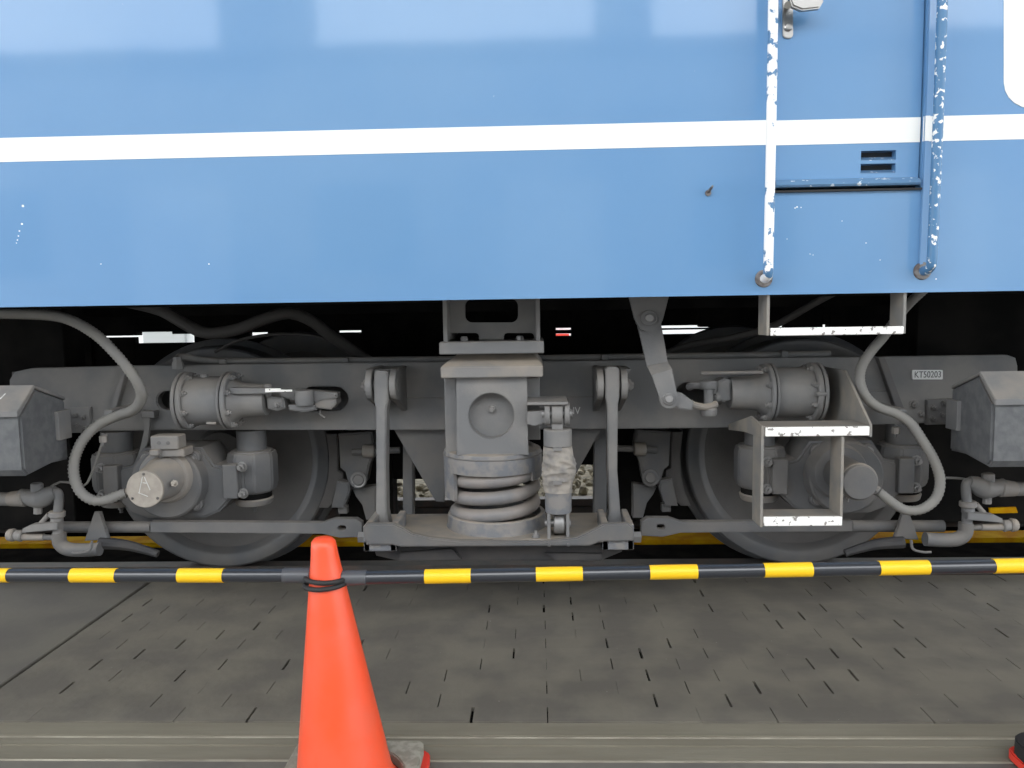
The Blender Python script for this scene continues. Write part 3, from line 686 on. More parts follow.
# ================================================================== BRAKE LEVER FROM THE COACH
LY = 2.33
t = thing('lever_arm', 'cranked flat lever arm hanging from a bracket under the coach', 'lever', at(669, 400, LY))
MB().ppoly([(629, 296), (669, 296), (662.5, 321)] + arc(649, 318, 13.5, 10, 170, 10) + [(635, 320)], LY + .01, LY + .03, bev=.002).build('bracket', GREY, t)
MB().cyl(at(649, 318, LY + .012), at(649, 318, LY - .006), S(8, LY), seg=28, bev=.002).build('washer', GREY, t)
MB().cyl(at(649.5, 318, LY), at(649.5, 318, LY - .022), S(4.2, LY), seg=20, bev=.002).build('pin', BOLT, t)
ar = MB()
def strap(pa, Ya, pb, Yb, th=.012):
    A = [at(x, y, Ya) for x, y in pa] + [at(x, y, Yb) for x, y in pb]
    ar.poly(A, Vector((0, th, 0)), (), .001)
strap([(637, 323), (661, 323)], LY + .03, [(668, 362), (647, 366)], LY + .03)
strap([(647, 366), (668, 362)], LY + .03, [(672, 369), (651.5, 375)], LY)
A = [(651.5, 375), (672, 369), (677.5, 395)] + arc(669, 399, 9.5, -10, 170, 10) + [(659, 396)]
ar.ppoly(A, LY, LY + .012, bev=.001)
ar.build('arm', GREY, t)
MB().cyl(at(669, 399, LY + .002), at(669, 399, LY - .006), S(6.3, LY), seg=24, bev=.002).build('washer', GREY, t)
MB().cyl(at(669, 399, LY), at(669, 399, LY - .02), S(4, LY), seg=20, bev=.002).build('pin', BOLT, t)
MB().ppoly([(676, 392), (682, 393), (694, 402), (692, 410), (680, 409), (672, 405)], LY + .012, LY + .03, bev=.003).build('link_tongue', GREY, t)

# ================================================================== BRAKE CYLINDERS
CY = 2.50
def brake_cyl(left, label):
    s = 1 if left else -1
    X_ = (lambda px: at(px, 400, CY).x)
    if left: ends = dict(f0=184.5, f1=191.5, b1=226.5, g1=235, n1=267); cy_ = 400.5
    else: ends = dict(f0=817, f1=809, b1=772, g1=764, n1=729); cy_ = 392
    z = at((180 if left else 825), cy_, CY).z * .5 + at((267 if left else 731), cy_ - (.5 if left else -.8), CY).z * .5
    t = thing('brake_cylinder', label, 'brake cylinder', (X_(ends['b1']), CY, z - .1))
    rb = S(26, CY - .05)
    def seg_(a, b, r, nm, m=GREY, r1=None, bev=.003):
        return MB().cyl((X_(a), CY, z), (X_(b), CY, z), r, r1, 40, bev).build(nm, m, t)
    seg_(ends['f0'] - s * 2, ends['f0'] + s * 1.6, rb + .012, 'end_cover')
    seg_(ends['f0'] + s * 1.6, ends['f0'] + s * 2.6, rb + .006, 'gasket', DARK, bev=0)
    fo = seg_(ends['f0'] + s * 2.6, ends['f1'] + s * .5, rb + .012, 'flange')
    seg_(ends['f1'], ends['b1'] + s, rb - .002, 'barrel')
    go = seg_(ends['b1'], ends['b1'] + s * 2.6, rb + .012, 'flange')
    seg_(ends['b1'] + s * 2.6, ends['b1'] + s * 3.6, rb + .006, 'gasket', DARK, bev=0)
    hc = seg_(ends['b1'] + s * 3.6, ends['g1'], rb + .012, 'head_cover')
    rn = S(17.5, CY - .05)
    MB().lathe([(0, 0), (rn + .02, 0), (rn + .004, .02), (rn, .04), (rn - .004, abs(X_(ends['n1']) - X_(ends['g1']))), (0, abs(X_(ends['n1']) - X_(ends['g1'])))],
               (X_(ends['g1']), CY, z), (s, 0, 0), 36).build('nose_sleeve', GREY, t)
    # bolts round both flanges
    for px, par in ((ends['f1'] + s * .5, fo), (ends['g1'], hc)):
        for k in range(8):
            th = R(22.5 + 45 * k)
            bolt(par, (X_(px), CY + math.sin(th) * (rb + .001), z + math.cos(th) * (rb + .001)), axis=(s, 0, 0), r=.009, h=.011, m=GREY)
    if left:
        MB().lathe([(0, 0), (.012, 0), (.012, .01), (0, .01)], (X_(208), CY - .02, z + rb - .004), (0, 0, 1), 12).build('plug', GREY, t)
        MB().ppoly([(229, 388), (267, 388.5), (267, 393.5), (232, 394)], CY - .068, CY - .03, bev=.001).build('side_rail', GREY, t)
        MB().ppoly([(265, 388.5), (280, 388.5), (280, 389.8), (291.5, 389.8), (291.5, 391.6), (280, 391.8), (265, 392.4)], CY - .07, CY - .06, bev=.0005).build('indicator_tag', STEPW, t)
        cv = MB(); cv.ppoly([(266, 396), (283, 398), (285, 408), (277, 411), (267, 409)], CY - .03, CY + .04, bev=.005); cvo = cv.build('clevis', GREY, t)
        bolt(cvo, at(277, 405, CY - .03), r=.011, h=.012, m=GREY)
        MB().cyl(at(268, 384, CY - .02), at(268, 397, CY - .02), .012, seg=16, bev=.003).build('clevis_pin', GREY, t)
        MB().ppoly([(279, 392), (296, 390), (312, 391), (337, 393), (337, 398), (316, 403), (296, 401), (280, 398)], CY - .02, CY + .03, bev=.006).build('push_link', GREY, t)
        p = at(304.5, 398, CY - .03)
        MB().lathe([(0, -.022), (S(8.5, CY), -.022), (S(9.2, CY), -.012), (S(9.2, CY), .02), (S(8.5, CY), .025), (0, .025)], p, (0, 0, 1), 28).build('pivot_boss', GREY, t)
        MB().ppoly([(288, 405), (314, 405), (316, 410), (304, 412), (289, 410)], CY - .03, CY + .04, bev=.004).build('lower_fork', GREY, t)
        MB().ppoly([(314, 404), (324, 399.5), (336, 399.5), (336, 404), (331, 409.5), (316, 408)], CY - .02, CY + .05, bev=.004).build('fork_end', DUSTY, t)
        MB().tube([at(321, 409, CY), at(320, 414, CY), at(325, 418, CY - .01)], .003, 6).build('split_pin', GREY2, t)
        MB().pbox(206, 422, 216, 424.5, CY - .05, CY - .03, .001).build('drain_tag', DUSTY, t)
    else:
        MB().tube([at(701, 373.2, CY - .06), at(763, 372.3, CY - .06)], .0055, 8, smooth=False).build('indicator_rod', DUSTY, t)
        cvo = MB().ppoly([(717, 382), (724, 378), (731, 380), (731, 400), (724, 402), (716, 400)], CY - .035, CY + .03, bev=.005).build('clevis', GREY, t)
        bolt(cvo, at(717, 397, CY - .035), r=.012, h=.012, m=GREY)
        for py, r in ((384.5, 8.3), (411.5, 8.3)):
            p = at(708.5, py, CY - .06); MB().lathe([(0, -.012), (S(r - 1, CY), -.012), (S(r, CY), -.006), (S(r, CY), .008), (S(r - 1, CY), .012), (0, .012)], p, (0, 0, 1), 24).build('shackle_pin_head', GREY, t)
        p = at(708.5, 398, CY - .06); MB().cyl((p.x, p.y, at(708, 410, CY - .06).z), (p.x, p.y, at(708, 386, CY - .06).z), S(4.5, CY), seg=16).build('shackle_pin', GREY, t)
        MB().tube([at(716, 404, CY - .06), at(706, 407, CY - .08), at(694, 405, CY - .10), at(690, 402.5, CY - .1)], .011, 10).build('shackle_bow', DUSTY, t)
        MB().tube([at(716, 390, CY - .06), at(704, 386, CY - .04), at(694, 385, CY - .02), at(689, 387, CY)], .013, 10).build('shackle_bow', GREY, t)
        MB().cyl(at(816, 394, CY - .09), at(826, 394, CY - .09), .007, seg=8).build('drain_stub', GREY, t)
brake_cyl(True, 'grey brake cylinder on the left, with a white indicator tag')
brake_cyl(False, 'grey brake cylinder on the right, above the footstep')

# ================================================================== AXLE BOXES
def axle_box(c, left, label):
    s = 1 if left else -1
    t = thing('axle_box', label, 'axle box', (c.x, 2.6, c.z - .14))
    PY = 2.64
    fc = at(162, 478, 2.46) if left else Vector((c.x, 2.46, c.z + .002))
    fx, fz = (fc.x, fc.z) if left else (at(855, 480, 2.36).x, at(855, 480, 2.36).z)
    cx_ = c.x
    # body with two wings that carry the spring pots
    body = MB()
    zt = c.z + .11; zb = c.z - .115
    body.poly([Vector((cx_ + x, 2.545, c.z + z)) for x, z in [(-.237, .03), (-.237, -.06), (-.2, -.06), (-.15, -.11), (-.1, -.13), (.1, -.13), (.15, -.11), (.2, -.06), (.237, -.06), (.237, .03), (.14, .05), (.1, .11), (-.1, .11), (-.14, .05)]], Vector((0, .17, 0)), (), .008)
    body.build('housing', GRIME_SHADE, t)
    MB().cyl((cx_, 2.49, c.z), (cx_, 2.6, c.z), .118, .125, 48, .006).build('barrel', GREY2 if not left else GRIME_SHADE, t)
    for k in range(4):
        th = R(45 + 90 * k); q = Vector((cx_ + .112 * math.cos(th), 2.535, c.z + .112 * math.sin(th)))
        lg = MB().cyl(q + Vector((0, .02, 0)), q + Vector((0, -.012, 0)), .024, seg=20, bev=.004).build('cover_lug', GRIME_SHADE, t)
        bolt(lg, q + Vector((0, -.012, 0)), r=.012, h=.014)
    dx_ = fx - cx_; dzz = fz - c.z
    gen = MB().cyl((fx, 2.47, fz), (fx, 2.52, fz), S(27, 2.46), S(30, 2.5), 44, .004).build('cover_flange', DUSTY if left else GRIME_SHADE, t)
    if left:
        capc = Vector((at(144.5, 489.5, 2.37).x, 2.37, at(144.5, 489.5, 2.37).z)); rc_ = S(19.3, 2.37)
        sb_ = MB().cyl((capc.x, 2.378, capc.z), (capc.x, 2.475, capc.z), rc_ - .004, rc_ + .012, 40)
        for v in sb_.bm.verts:
            u = (v.co.y - 2.378) / .097; v.co.x += (fx - capc.x) * u; v.co.z += (fz - capc.z) * u
        sb_.build('sensor_body', DUSTY, t)
        cap_ = MB().cyl(capc, capc + Vector((0, .012, 0)), rc_, None, 48, .002).build('end_cap', CAPM, t); tag(cap_, 'round tan end cap with chalk scratches')
        for th in (90, 215, 325): bolt(cap_, capc + Vector((math.cos(R(th)) * rc_ * .84, 0, math.sin(R(th)) * rc_ * .84)), r=.0035, h=.004, m=GREY2)
        ch = MB()
        for (x0, z0_), (x1, z1_) in (((-.018, -.012), (-.004, .04)), ((.002, .04), (.018, -.002)), ((-.02, -.01), (.01, -.022)), ((-.004, .022), (.008, .02))):
            ch.tube([capc + Vector((x0, -.0004, z0_)), capc + Vector((x1, -.0004, z1_))], .0012, 5, smooth=False)
        ch.build('chalk_scratch', CHALK, cap_)
        bolt(gen, (fx, 2.47, fz + S(22.5, 2.47)), r=.008, h=.012, m=GREY2)
        MB().lathe([(0, 0), (.011, 0), (.011, .02), (.007, .021), (0, .03)], (fx + .062, 2.41, fz - .006), (.5, -.8, .1), 6).build('brass_plug', CAPM, t)
        gl = at(126, 493, 2.40)
        MB().cyl(gl, (fx - .04, 2.42, fz - .016), .014, seg=8, bev=.002).build('hose_gland', DUSTY, t)
        bx = MB(); bx.pbox(150, 436, 178, 450, 2.44, 2.50, .004); bx.pbox(153, 449, 184, 457, 2.45, 2.52, .003); bx.pbox(149, 450, 158, 456, 2.425, 2.45, .003)
        bxo = bx.build('junction_box', DUSTY, t)
        for px in (159, 168): MB().cyl(at(px, 443, 2.441), at(px, 443, 2.437), .006, seg=12).build('screw', GREY2, bxo)
    else:
        rc_ = S(24.5, 2.33)
        cap_ = MB().cyl((fx, 2.32, fz), (fx, 2.475, fz), rc_ - .02, rc_ - .018, 44, .004).build('end_cap', GRIME_SHADE, t)
        MB().ring((fx, 2.33, fz), (fx, 2.345, fz), rc_ - .016, rc_ - .022, 44).build('cap_ring', DUSTY, t)
        MB().lathe([(0, 0), (.006, 0), (.006, .014), (.003, .015), (.003, .024), (0, .024)], (fx - .004, 2.40, fz - rc_ + .02), (0, 0, -1), 6).build('drain_plug', BOLT, t)
        gl = at(879, 492, 2.36); MB().cyl(gl, (fx + .03, 2.39, fz - .01), .015, seg=8, bev=.003).build('hose_gland', DUSTY, t)
    # spring pots
    for q in (-1, 1):
        x = cx_ + q * .237; r = .086
        pot = MB(); pot.lathe([(0, -.075), (r * .86, -.075), (r, -.052), (r, .055), (r * .9, .07), (r * .62, .073), (0, .073)], (x, PY, c.z + .015), (0, 0, 1), 8)
        for v in pot.bm.verts:
            d = v.co - Vector((x, PY, 0)); a_ = R(22.5); v.co.x = x + d.x * math.cos(a_) - d.y * math.sin(a_); v.co.y = PY + d.x * math.sin(a_) + d.y * math.cos(a_)
        bmesh.ops.bevel(pot.bm, geom=pot.bm.edges[:], offset=.006, segments=2, affect='EDGES')
        po = pot.build('spring_pot', GRIME_SHADE, t)
        MB().cyl((x, PY, c.z + .08), (x, PY, .63), .05, seg=28).build('pot_guide', GREY2, po)
        MB().cyl((x, PY, c.z - .085), (x, PY, c.z - .055), .06, seg=32).build('pot_gap', DARK, po)
        MB().cyl((x, PY, c.z - .104), (x, PY, c.z - .08), .062, .066, 36, .004).build('spring_dish', DUSTY, po)
        MB().lathe([(0, 0), (.01, 0), (.01, .018), (.006, .02), (.006, .03), (0, .03)], (x, PY, c.z - .104), (0, 0, -1), 6).build('drain_bolt', GRIME_SHADE, po)
        kx = x - q * .035
        MB().box(kx - .025, kx + .025, 2.52, 2.56, c.z - .06, c.z + .055, .003).build('strap_plate', GRIME_SHADE, po)
        for dz_ in (-.045, .045): bolt(po, (kx + q * .037, 2.54, c.z + dz_), r=.013, h=.02)
    return t
axle_box(WL, True, 'left axle box, with a round tan cap and chalk scratches')
axle_box(WR, False, 'right axle box, behind the square footstep frame')

# ================================================================== BRAKE SHOES, TIE RODS
def brake_shoe(left, label):
    Y = 2.88
    mir = (lambda x: x) if left else (lambda x: 1009 - x)
    dy = 0 if left else -2
    t = thing('brake_shoe', label, 'brake shoe', at(mir(345), 510 + dy, Y))
    P = lambda pts: [(mir(x), y + dy) for x, y in pts]
    sh = [(326, 434), (337, 434), (338, 447), (338, 470), (343, 473), (343, 482), (336, 490), (333, 503), (328, 508), (318, 508), (324, 494), (328, 478), (329, 458)]
    MB().ppoly(P(sh), Y, Y + .1, bev=.004).build('shoe_block', WHEEL, t)
    MB().ppoly(P([(338, 434), (372, 432), (375, 450), (369, 466), (366, 482), (360, 489), (349, 486), (345, 472), (340, 468)]), Y - .05, Y + .02, bev=.006).build('shoe_holder', GREY2, t)
    MB().ppoly(P([(337, 481), (349, 483), (350, 490), (344, 508), (331, 508), (334, 494)]), Y - .06, Y - .01, bev=.005).build('shoe_clip', GREY2, t)
    bo = MB().cyl(at(*P([(358.5, 480)])[0], Y - .045), at(*P([(358.5, 480)])[0], Y - .075), S(8.6, Y), seg=30, bev=.003).build('pivot_boss', GREY2, t)
    MB().cyl(at(*P([(358.5, 480)])[0], Y - .07), at(*P([(358.5, 480)])[0], Y - .085), S(5, Y), seg=24, bev=.002).build('pin', GRIME_SHADE, t)
    if left: MB().torus(at(358.5, 480, Y - .078), (0, 1, 0), S(6.8, Y), .005, 24, 6).build('washer', BOLT, t)
    MB().pbox(min(P([(338, 0)])[0][0], P([(347, 0)])[0][0]), 506 + dy, max(P([(338, 0)])[0][0], P([(347, 0)])[0][0]), 514 + dy, Y - .04, Y - .01).build('cotter', GRIME_SHADE, t)
    MB().ppoly(P([(352, 489), (376, 486), (376, 520), (366, 520), (362, 505), (356, 497)]), Y - .03, Y + .02, bev=.004).build('hanger', GREY2, t)
    MB().tube([at(*P([(352, 452)])[0], Y - .06), at(*P([(400, 450)])[0], Y - .06)], .012, 8, smooth=False).build('adjuster_rod', GREY2, t)
    MB().cyl(at(*P([(363, 451)])[0], Y - .06), at(*P([(375, 451)])[0], Y - .06), .024, seg=16, bev=.003).build('adjuster_nut', DUSTY, t)
brake_shoe(True, 'brake shoe assembly between the left wheel and the left swing link')
brake_shoe(False, 'brake shoe assembly between the right swing link and the right wheel')
def tie_rod(left, label):
    Y = 2.48; mir = (lambda x: x) if left else (lambda x: 1003 - x); d = 0 if left else -1
    t = thing('tie_rod', label, 'rod', at(mir(230), 533, Y))
    P = lambda pts: [(mir(x), y + d) for x, y in pts]
    MB().ppoly(P([(150, 522), (322, 523), (334, 519), (356, 519), (362, 523), (362, 537), (340, 538), (322, 534), (150, 532.5)]), Y, Y + .03, [P(slot(338, 525.5, 346, 530.5))], bev=.003).build('flat_bar', GRIME_SHADE, t)
    p = P([(60, 527), (152, 527)])
    MB().tube([at(*p[0], Y + .02), at(*p[1], Y + .02)], S(6, Y), 16, smooth=False).build('round_bar', GREY2, t)
    br_ = MB().ppoly(P([(94, 512), (100, 512), (109, 540), (84, 541)]), Y - .03, Y - .015, bev=.003).build('hanger_bracket', GREY2, t)
    MB().tube([at(*q, Y - .1) for q in P([(92, 541), (90, 550), (80, 553), (72, 553)])], .004, 6).build('safety_wire', GRIME_SHADE, t)
    MB().tube([at(*q, Y - .03) for q in P([(100, 543), (125, 545), (142, 549), (158, 554)])], lambda u: .02 - .008 * u, 10).build('bent_lever', OILY, t)
tie_rod(True, 'flat grey tie rod passing in front of the left wheel')
tie_rod(False, 'flat grey tie rod passing in front of the right wheel')

# ================================================================== HOSES AND CABLES
def hose(pts, r, name, label, cat, m, rip=.0, step=.006):
    o = MB().tube([at(*p) for p in pts], r, 12, rip=rip, step=step).build(name, m, angle=70); tag(o, label, cat); return o
hose([(-60, 312, 2.35), (0, 313.5, 2.34), (45, 315, 2.33), (70, 320, 2.32), (95, 334, 2.31), (113, 351, 2.31), (129, 370, 2.32), (140, 388, 2.34), (141, 400, 2.36), (133, 410, 2.38), (117, 416, 2.4), (98, 425, 2.4), (83, 440, 2.39),
      (75, 458, 2.38), (74, 475, 2.37), (80, 491, 2.36), (92, 500, 2.36), (106, 500, 2.37), (118, 495.5, 2.39), (126, 493, 2.40)], .0155, 'air_hose', 'dusty corrugated hose looping down to the tan-capped left axle box', 'hose', HOSE, rip=.0016, step=.0055)
hose([(930, 284, 2.5), (905, 308, 2.48), (884, 336, 2.44), (872, 350, 2.40), (862, 366, 2.38), (860, 382, 2.36), (867, 398, 2.35), (880, 408, 2.35), (897, 414, 2.34), (911, 424, 2.33), (922, 440, 2.32), (934, 460, 2.32), (940, 480, 2.32), (936, 498, 2.32), (922, 509, 2.32),
      (906, 510, 2.33), (893, 503, 2.34), (879, 492, 2.36)], .0145, 'air_hose', 'dusty hose looping down to the right axle box beside the footstep', 'hose', HOSE, rip=.0010, step=.0055)
hose([(120, 300, 2.7), (160, 310, 2.7), (185, 324, 2.7), (206, 333, 2.7), (235, 330, 2.7), (262, 320, 2.7), (288, 313, 2.72), (310, 320, 2.75), (330, 335, 2.78), (352, 350, 2.82), (370, 362, 2.85)], .021, 'cable', 'thick dark cable sagging in waves under the coach at left', 'cable', CABLE, step=.03)
hose([(215, 352, 2.9), (240, 340, 2.88), (280, 334, 2.86), (320, 337, 2.86), (350, 350, 2.9)], .006, 'cable', 'thin dark cable arching above the left wheel', 'cable', CABLE, step=.03)
hose([(640, 362, 2.85), (690, 345, 2.8), (730, 338, 2.75), (775, 325, 2.7), (820, 300, 2.6), (860, 280, 2.55)], .012, 'cable', 'dark cable rising over the right wheel behind the upper step', 'cable', CABLE, step=.03)
hose([(107, 434, 2.5), (101, 446, 2.5), (95, 465, 2.5), (86, 485, 2.5), (78, 484, 2.5), (60, 482, 2.5), (48, 489, 2.48)], .004, 'wire', 'thin wire dropping behind the left hose loop', 'wire', HOSE, step=.02)
hose([(940, 478, 2.45), (955, 478, 2.45), (970, 480, 2.46), (980, 484, 2.46)], .004, 'wire', 'thin wire running right from the right hose loop', 'wire', HOSE, step=.02)
def clip(pts, Y, label):
    t = thing('hose_clip', label, 'clip', at(*pts[0], Y))
    MB().pbox(pts[0][0] - 4, pts[0][1] - 3, pts[0][0] + 4, pts[0][1] + 3, Y, 2.6).build('clip_arm', GREY, t)
    MB().lathe([(0, 0), (.012, 0), (.012, .02), (0, .02)], at(*pts[1], Y - .02), (0, 0, -1), 6).build('clip_nut', DUSTY, t)
    MB().tube([at(pts[1][0], pts[1][1] - 3, Y), at(pts[1][0] - 1, pts[1][1] + 10, Y)], .005, 8, smooth=False).build('stud', GREY, t)
clip([(108, 413), (103, 436)], 2.43, 'small clip holding the left hose at the beam')
clip([(903, 412), (896, 427)], 2.40, 'small clip holding the right hose at the beam')
t = thing('earth_strap', 'narrow bracket strip below the beam left of the junction box', 'bracket', at(146, 450, 2.56))
MB().ppoly([(143, 415), (149, 415), (150, 420), (148, 440), (143, 455), (136, 460), (140, 448), (144, 430)], 2.57, 2.58, bev=.001).build('strip', GREY, t)
MB().pbox(141, 411, 154, 418, 2.565, 2.6).build('strip_foot', GREY, t)

# ================================================================== SAND BOXES
def sand_box(left, label):
    s = 1 if left else -1
    xf = at(21, 430, 2.2).x if left else at(992, 430, 2.2).x
    xo = xf - s * .55
    t = thing('sand_box', label, 'box', (xf - s * .27, 2.31, .55))
    dz = 0 if left else .024
    f = at(21, 411, 2.2).z if left else at(992, 399, 2.2).z
    rg = at(37, 385, 2.275).z if left else at(977, 371.5, 2.275).z
    bk = at(68, 397, 2.42).z if left else at(951, 386, 2.42).z
    fb = at(15, 477, 2.2).z if left else at(1000, 468, 2.2).z
    body = [(2.2, f - .012), (2.275, rg - .012), (2.42, bk - .01), (2.42, bk - .2), (2.34, fb + .015), (2.215, fb), (2.2, fb + .02)]
    MB().yz(body, min(xf, xo), max(xf, xo), .007).build('hopper', BOX, t)
    lid = [(2.19, f - .016), (2.19, f), (2.272, rg), (2.421, bk + .001), (2.421, bk - .009), (2.275, rg - .011), (2.2, f - .012)]
    MB().yz(lid, min(xf, xo) - .001, max(xf, xo) + .001, .002).build('lid', GREY, t)
    a = (2.41 if left else 2.41)
    MB().box(min(xf, xf + s * .012), max(xf, xf + s * .012), 2.36, 2.425, bk - .13, bk - .04, .001).build('mounting_plate', GREY, t)
    if left: MB().tube([at(3, 402, 2.215) + Vector((0, -.012, .01)), at(8, 396, 2.23) + Vector((0, -.01, .008))], .0016, 5, smooth=False).build('chalk_mark', CHALK, t)
    MB().box(xf - s * .45, xf - s * .1, 2.42, 2.6, bk - .12, bk - .06).build('support_arm', GREY2, t)
sand_box(True, 'scuffed grey sand box with a sloping lid at the left edge')
sand_box(False, 'scuffed grey sand box with a sloping lid at the right edge')

# ================================================================== AIR COCKS
def air_cock(left, label):
    Y = 2.42; dx = 0 if left else 0
    if left: q = lambda x, y, Y=Y: at(x, y, Y)
    else: q = lambda x, y, Y=Y: at(1025 - x, y - 10, Y)
    s = 1 if left else -1
    t = thing('air_cock', label, 'valve', q(35, 560))
    MB().cyl(q(9, 499), q(26, 498), S(7.5, Y), S(9, Y), 20, .004).build('inlet_flange', DUSTY, t)
    MB().tube([q(-260, 496), q(12, 499)], S(7, Y), 14, smooth=False).build('inlet_pipe', GREY, t)
    vb = MB(); vb.tube([q(20, 495), q(32, 498), q(42, 498), q(50, 494), q(56, 492)], lambda u: S(10.5, Y) * (1 - .75 * abs(u - .45)), 16); vb.cyl(q(37, 483), q(37, 500), S(6, Y), seg=16, bev=.004); vb.cyl(q(38, 500), q(38, 513), S(5, Y), S(3.6, Y), 14, .002)
    vo = vb.build('valve_body', GREY, t)
    MB().cyl(q(38, 509), q(38, 513.5), S(4.2, Y), seg=6).build('drain_nut', DUSTY, vo)
    MB().tube([q(53, 492), q(58, 493), q(59, 500), q(58, 512)], S(4.6, Y), 14).build('elbow_pipe', GREY, t)
    MB().cyl(q(57, 511), q(57, 517), S(8, Y), seg=24, bev=.003).build('union_ring', DUSTY, t)
    MB().cyl(q(57, 517), q(57, 523), S(6, Y), seg=24, bev=.002).build('union_nut', GREY, t)
    MB().cyl(q(57.5, 522), q(58, 536), S(5, Y), seg=18).build('down_pipe', GREY, t)
    MB().tube([q(59, 533), q(60, 543), q(68, 549), q(84, 550), q(100, 549)], S(7.0, Y), 16).build('lower_bend', GREY2, t)
    MB().tube([q(49, 514), q(44, 520), q(41, 523)], .008, 8).build('cock_lever', DUSTY, t)
    MB().ppoly([(x if left else 1025 - x, y - (0 if left else 10)) for x, y in ((22, 529), (30, 525), (57, 523), (57, 530), (22, 533))], Y - .03, Y, bev=.002).build('handle_plate', GREY, t)
    MB().cyl(q(22, 537), q(44, 537), S(3.6, Y), seg=16).build('hose_nozzle', DUSTY, t)
    MB().cyl(q(8, 535), q(15, 535), S(6.2, Y), S(6.8, Y), 18, .004).build('coupling_cap', DUSTY, t)
    MB().cyl(q(15, 535), q(23, 536), S(5.6, Y), S(6, Y), 18, .003).build('coupling_collar', GREY, t)
    MB().cyl(q(44, 537), q(56, 538), S(3, Y), seg=12).build('nozzle_neck', GREY2, t)
air_cock(True, 'cluster of pipes and air cock under the left sand box')
air_cock(False, 'cluster of pipes and air cock under the right sand box')
# ================================================================== LOWER FOOTSTEP ON THE BOGIE
FY = 2.22
t = thing('footstep', 'hanging square footstep frame with white edges at the right wheel', 'step', at(803, 528, FY))
zu1 = at(817, 425.5, FY).z; zu0 = at(817, 437.5, FY).z; zl1 = at(803, 515.5, FY).z; zl0 = at(803, 527, FY).z
xa = at(763.5, 480, FY).x; xb = at(843, 480, FY).x; xc = at(869.5, 430, FY).x
MB().box(xa, xc, FY + .006, FY + .12, zu0 + .002, zu1 - .003, .001).build('upper_tread', STEPG, t)
e = MB().box(xa + .004, xc, FY - .002, FY + .007, zu0 + .004, zu1 - .004, .002).build('upper_tread_edge', STEPW, t); tag(e, 'white-painted flaking front edge')
MB().box(xa, xb, FY + .006, FY + .085, zl0 + .002, zl1 - .003, .001).build('lower_tread', STEPG, t)
e = MB().box(xa + .002, xb, FY - .002, FY + .007, zl0 + .003, zl1 - .004, .002).build('lower_tread_edge', STEPW, t); tag(e, 'white-painted flaking front edge')
MB().box(xa - .008, xa, FY, FY + .085, zl0, zu0 - .001, .001).build('post', STEPG, t)
MB().box(xb - .006, xb + .002, FY + .001, FY + .085, zl0, zu0 + .001, .001).build('post', STEPG, t)
MB().yz([(FY, zu0), (FY, zu1), (2.34, at(747, 416, 2.34).z), (2.36, at(743, 417, 2.36).z), (2.6, at(712, 424, 2.6).z), (2.6, at(712, 430, 2.6).z), (2.4, zu0 - .01)], xa - .008, xa, .001).build('gusset', STEPG, t)
MB().yz([(FY, zu0), (FY, zu1), (2.41, zu1 + .14), (2.6, zu1 + .14), (2.6, zu0)], xc, xc + .008, .001).build('gusset', STEPG, t)

# ================================================================== TRAFFIC CONES AND BARS
def lerp(a, b, t_): return a + (b - a) * t_
CYD = 1.55
def cone(cx, cy, top, label, wm, weight_side=.29):
    t = thing('traffic_cone', label, 'cone', (cx, cy, 0))
    H = top[2]; lx, ly = top[0] - cx, top[1] - cy
    prof = [(.118, .024), (.1165, .03), (.106, .044), (.0985, .065)]
    for i in range(1, 15):
        u = i / 14; prof.append((lerp(.0985, .0275, u), lerp(.065, H - .035, u)))
    prof += [(.0262, H - .020), (.0242, H - .009), (.0185, H - .0025), (.010, H), (0, H)]
    mb = MB(); mb.lathe(prof, (0, 0, 0), (0, 0, 1), 56)
    for v in mb.bm.verts:
        u = v.co.z / H; v.co.x += cx + lx * u; v.co.y += cy + ly * u
    mb.build('cone_body', ORANGE, t)
    h = .153 if wm is WEIGHT else .17
    bs = MB(); bs.poly([Vector((cx + .006 + x, cy + y, 0)) for x, y in rrect(-h, -h, h, h, .03, 5)], Vector((0, 0, .022)), (), .003); bs.build('base', RED, t)
    k = weight_side / 2
    wt = MB(); wt.poly([Vector((cx + x, cy + y, .022)) for x, y in rrect(-k, -k, k, k, .018 if wm is WEIGHT else .05, 4)], Vector((0, 0, .026 if wm is WEIGHT else .036)), [[Vector((cx + x, cy + y, .022)) for x, y in circ(0, 0, .121, 40)]], .003)
    tag(wt.build('weight', wm, t), 'grey concrete weight plate' if wm is WEIGHT else 'black rubber weight plate')
    return t
ctop = at(323, 537, CYD)
cbase = at(347, 790, CYD)
cone(cbase.x + .0, CYD, ctop, 'orange traffic cone in front of the bogie, leaning slightly left', WEIGHT)
cone(1.213, 1.555, (1.213, 1.555, .53), 'traffic cone at the bottom right corner, only its base showing', RUBBER, .33)

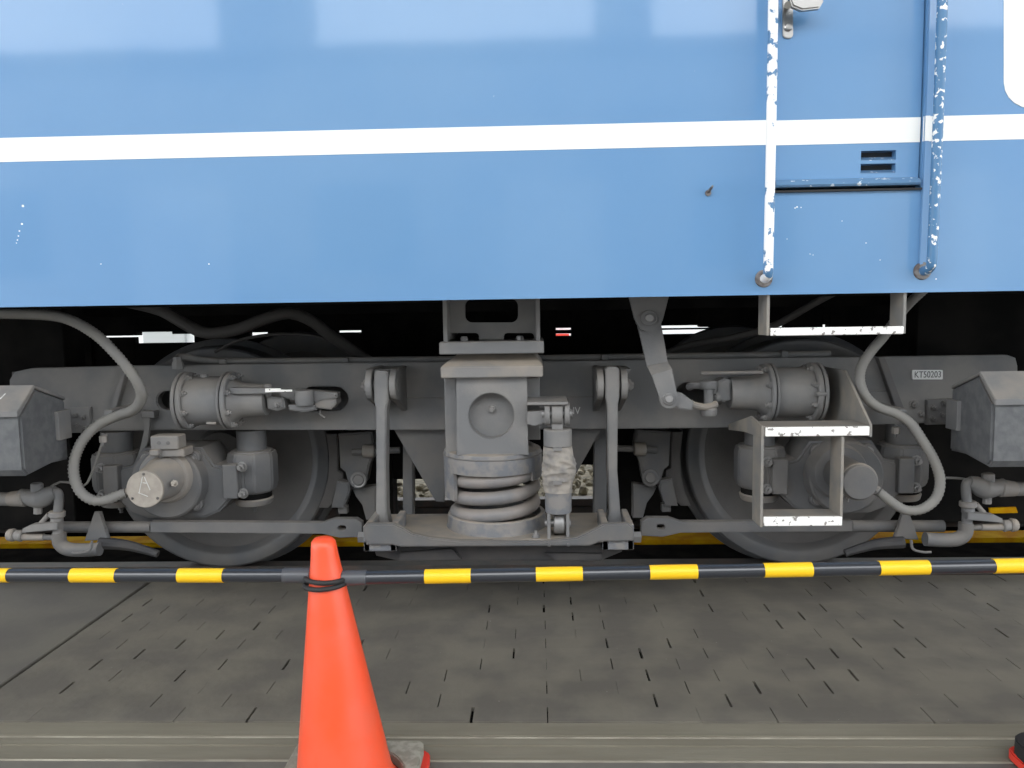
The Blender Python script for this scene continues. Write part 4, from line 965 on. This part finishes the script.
def bar(p0, p1, bands, label, sleeves, hoop):
    p0 = Vector(p0); p1 = Vector(p1); r = S(7.0, CYD); a = (p1 - p0).normalized()
    t = thing('barrier_bar', label, 'barrier bar', (p0 + p1) / 2)
    MB().cyl(p0, p1, r, seg=28).build('pole', BARK, t)
    for b0, b1 in bands:
        q0 = p0 + a * ((b0.x - p0.x) / a.x); q1 = p0 + a * ((b1.x - p0.x) / a.x)
        MB().lathe([(r * .9, 0), (r + .0008, 0), (r + .0008, (q1 - q0).length), (r * .9, (q1 - q0).length)], q0, a, 28).build('yellow_band', YELLOW, t)
    for b0, b1 in sleeves:
        q0 = p0 + a * ((b0.x - p0.x) / a.x); q1 = p0 + a * ((b1.x - p0.x) / a.x)
        MB().cyl(q0, q1, r + .0016, seg=28, bev=.002).build('sleeve', SLEEVE, t)
    c, rr, tilt = hoop
    ho = MB(); ho.torus(c, (tilt[0], tilt[1], 1), rr, .0052, 40, 8); ho.build('hoop', RUBBER, t)
    return t
def bands_at(ps, y): return [(at(a, y, CYD), at(b, y, CYD)) for a, b in ps]
L0 = at(-560, 575, CYD); L1 = at(308, 575.5, CYD)
u = .0
hc = lambda py: Vector((at(326, py, CYD).x, CYD, at(326, py, CYD).z))
bar(L0, L1, bands_at(((-454, -408), (-347, -301), (-240, -194), (-138, -92), (-37, 9.5), (72, 117), (179, 224)), 575), 'black and yellow barrier bar running left from the orange cone', bands_at(((283, 311),), 575),
    (hc(577), .041, (.05, .04)))
R0_ = at(345, 578, CYD); R1_ = at(1150, 563.2, CYD)
bar(R0_, R1_, [(at(a, 578 - (a - 345) * .0185, CYD), at(b, 578 - (b - 345) * .0185, CYD)) for a, b in ((425, 471), (536, 582.5), (649.5, 697), (763.5, 811.5), (878.5, 928), (993, 1045))],
    'black and yellow barrier bar running right from the orange cone', bands_at(((342, 367),), 578), (hc(583), .0425, (-.04, .03)))

# ------------------------------------------------------------------ repeats carry a group
GROUPS = {'wheels': 'wheelsets of the bogie', 'axle box': 'axle boxes', 'brake cylinder': 'brake cylinders on the side beam', 'box': 'sand boxes at the bogie ends', 'valve': 'air cocks under the sand boxes',
          'rod': 'tie rods along the bottom', 'brake shoe': 'brake shoe assemblies', 'link': 'swing links', 'cone': 'traffic cones', 'barrier bar': 'barrier bars', 'hose': 'hoses to the axle boxes',
          'clip': 'hose clips', 'rail': 'rails of the track', 'wire': 'thin wires', 'cable': 'cables under the coach'}
for o in SC.objects:
    if o.parent is None and o.get('category') in GROUPS: o['group'] = GROUPS[o['category']]
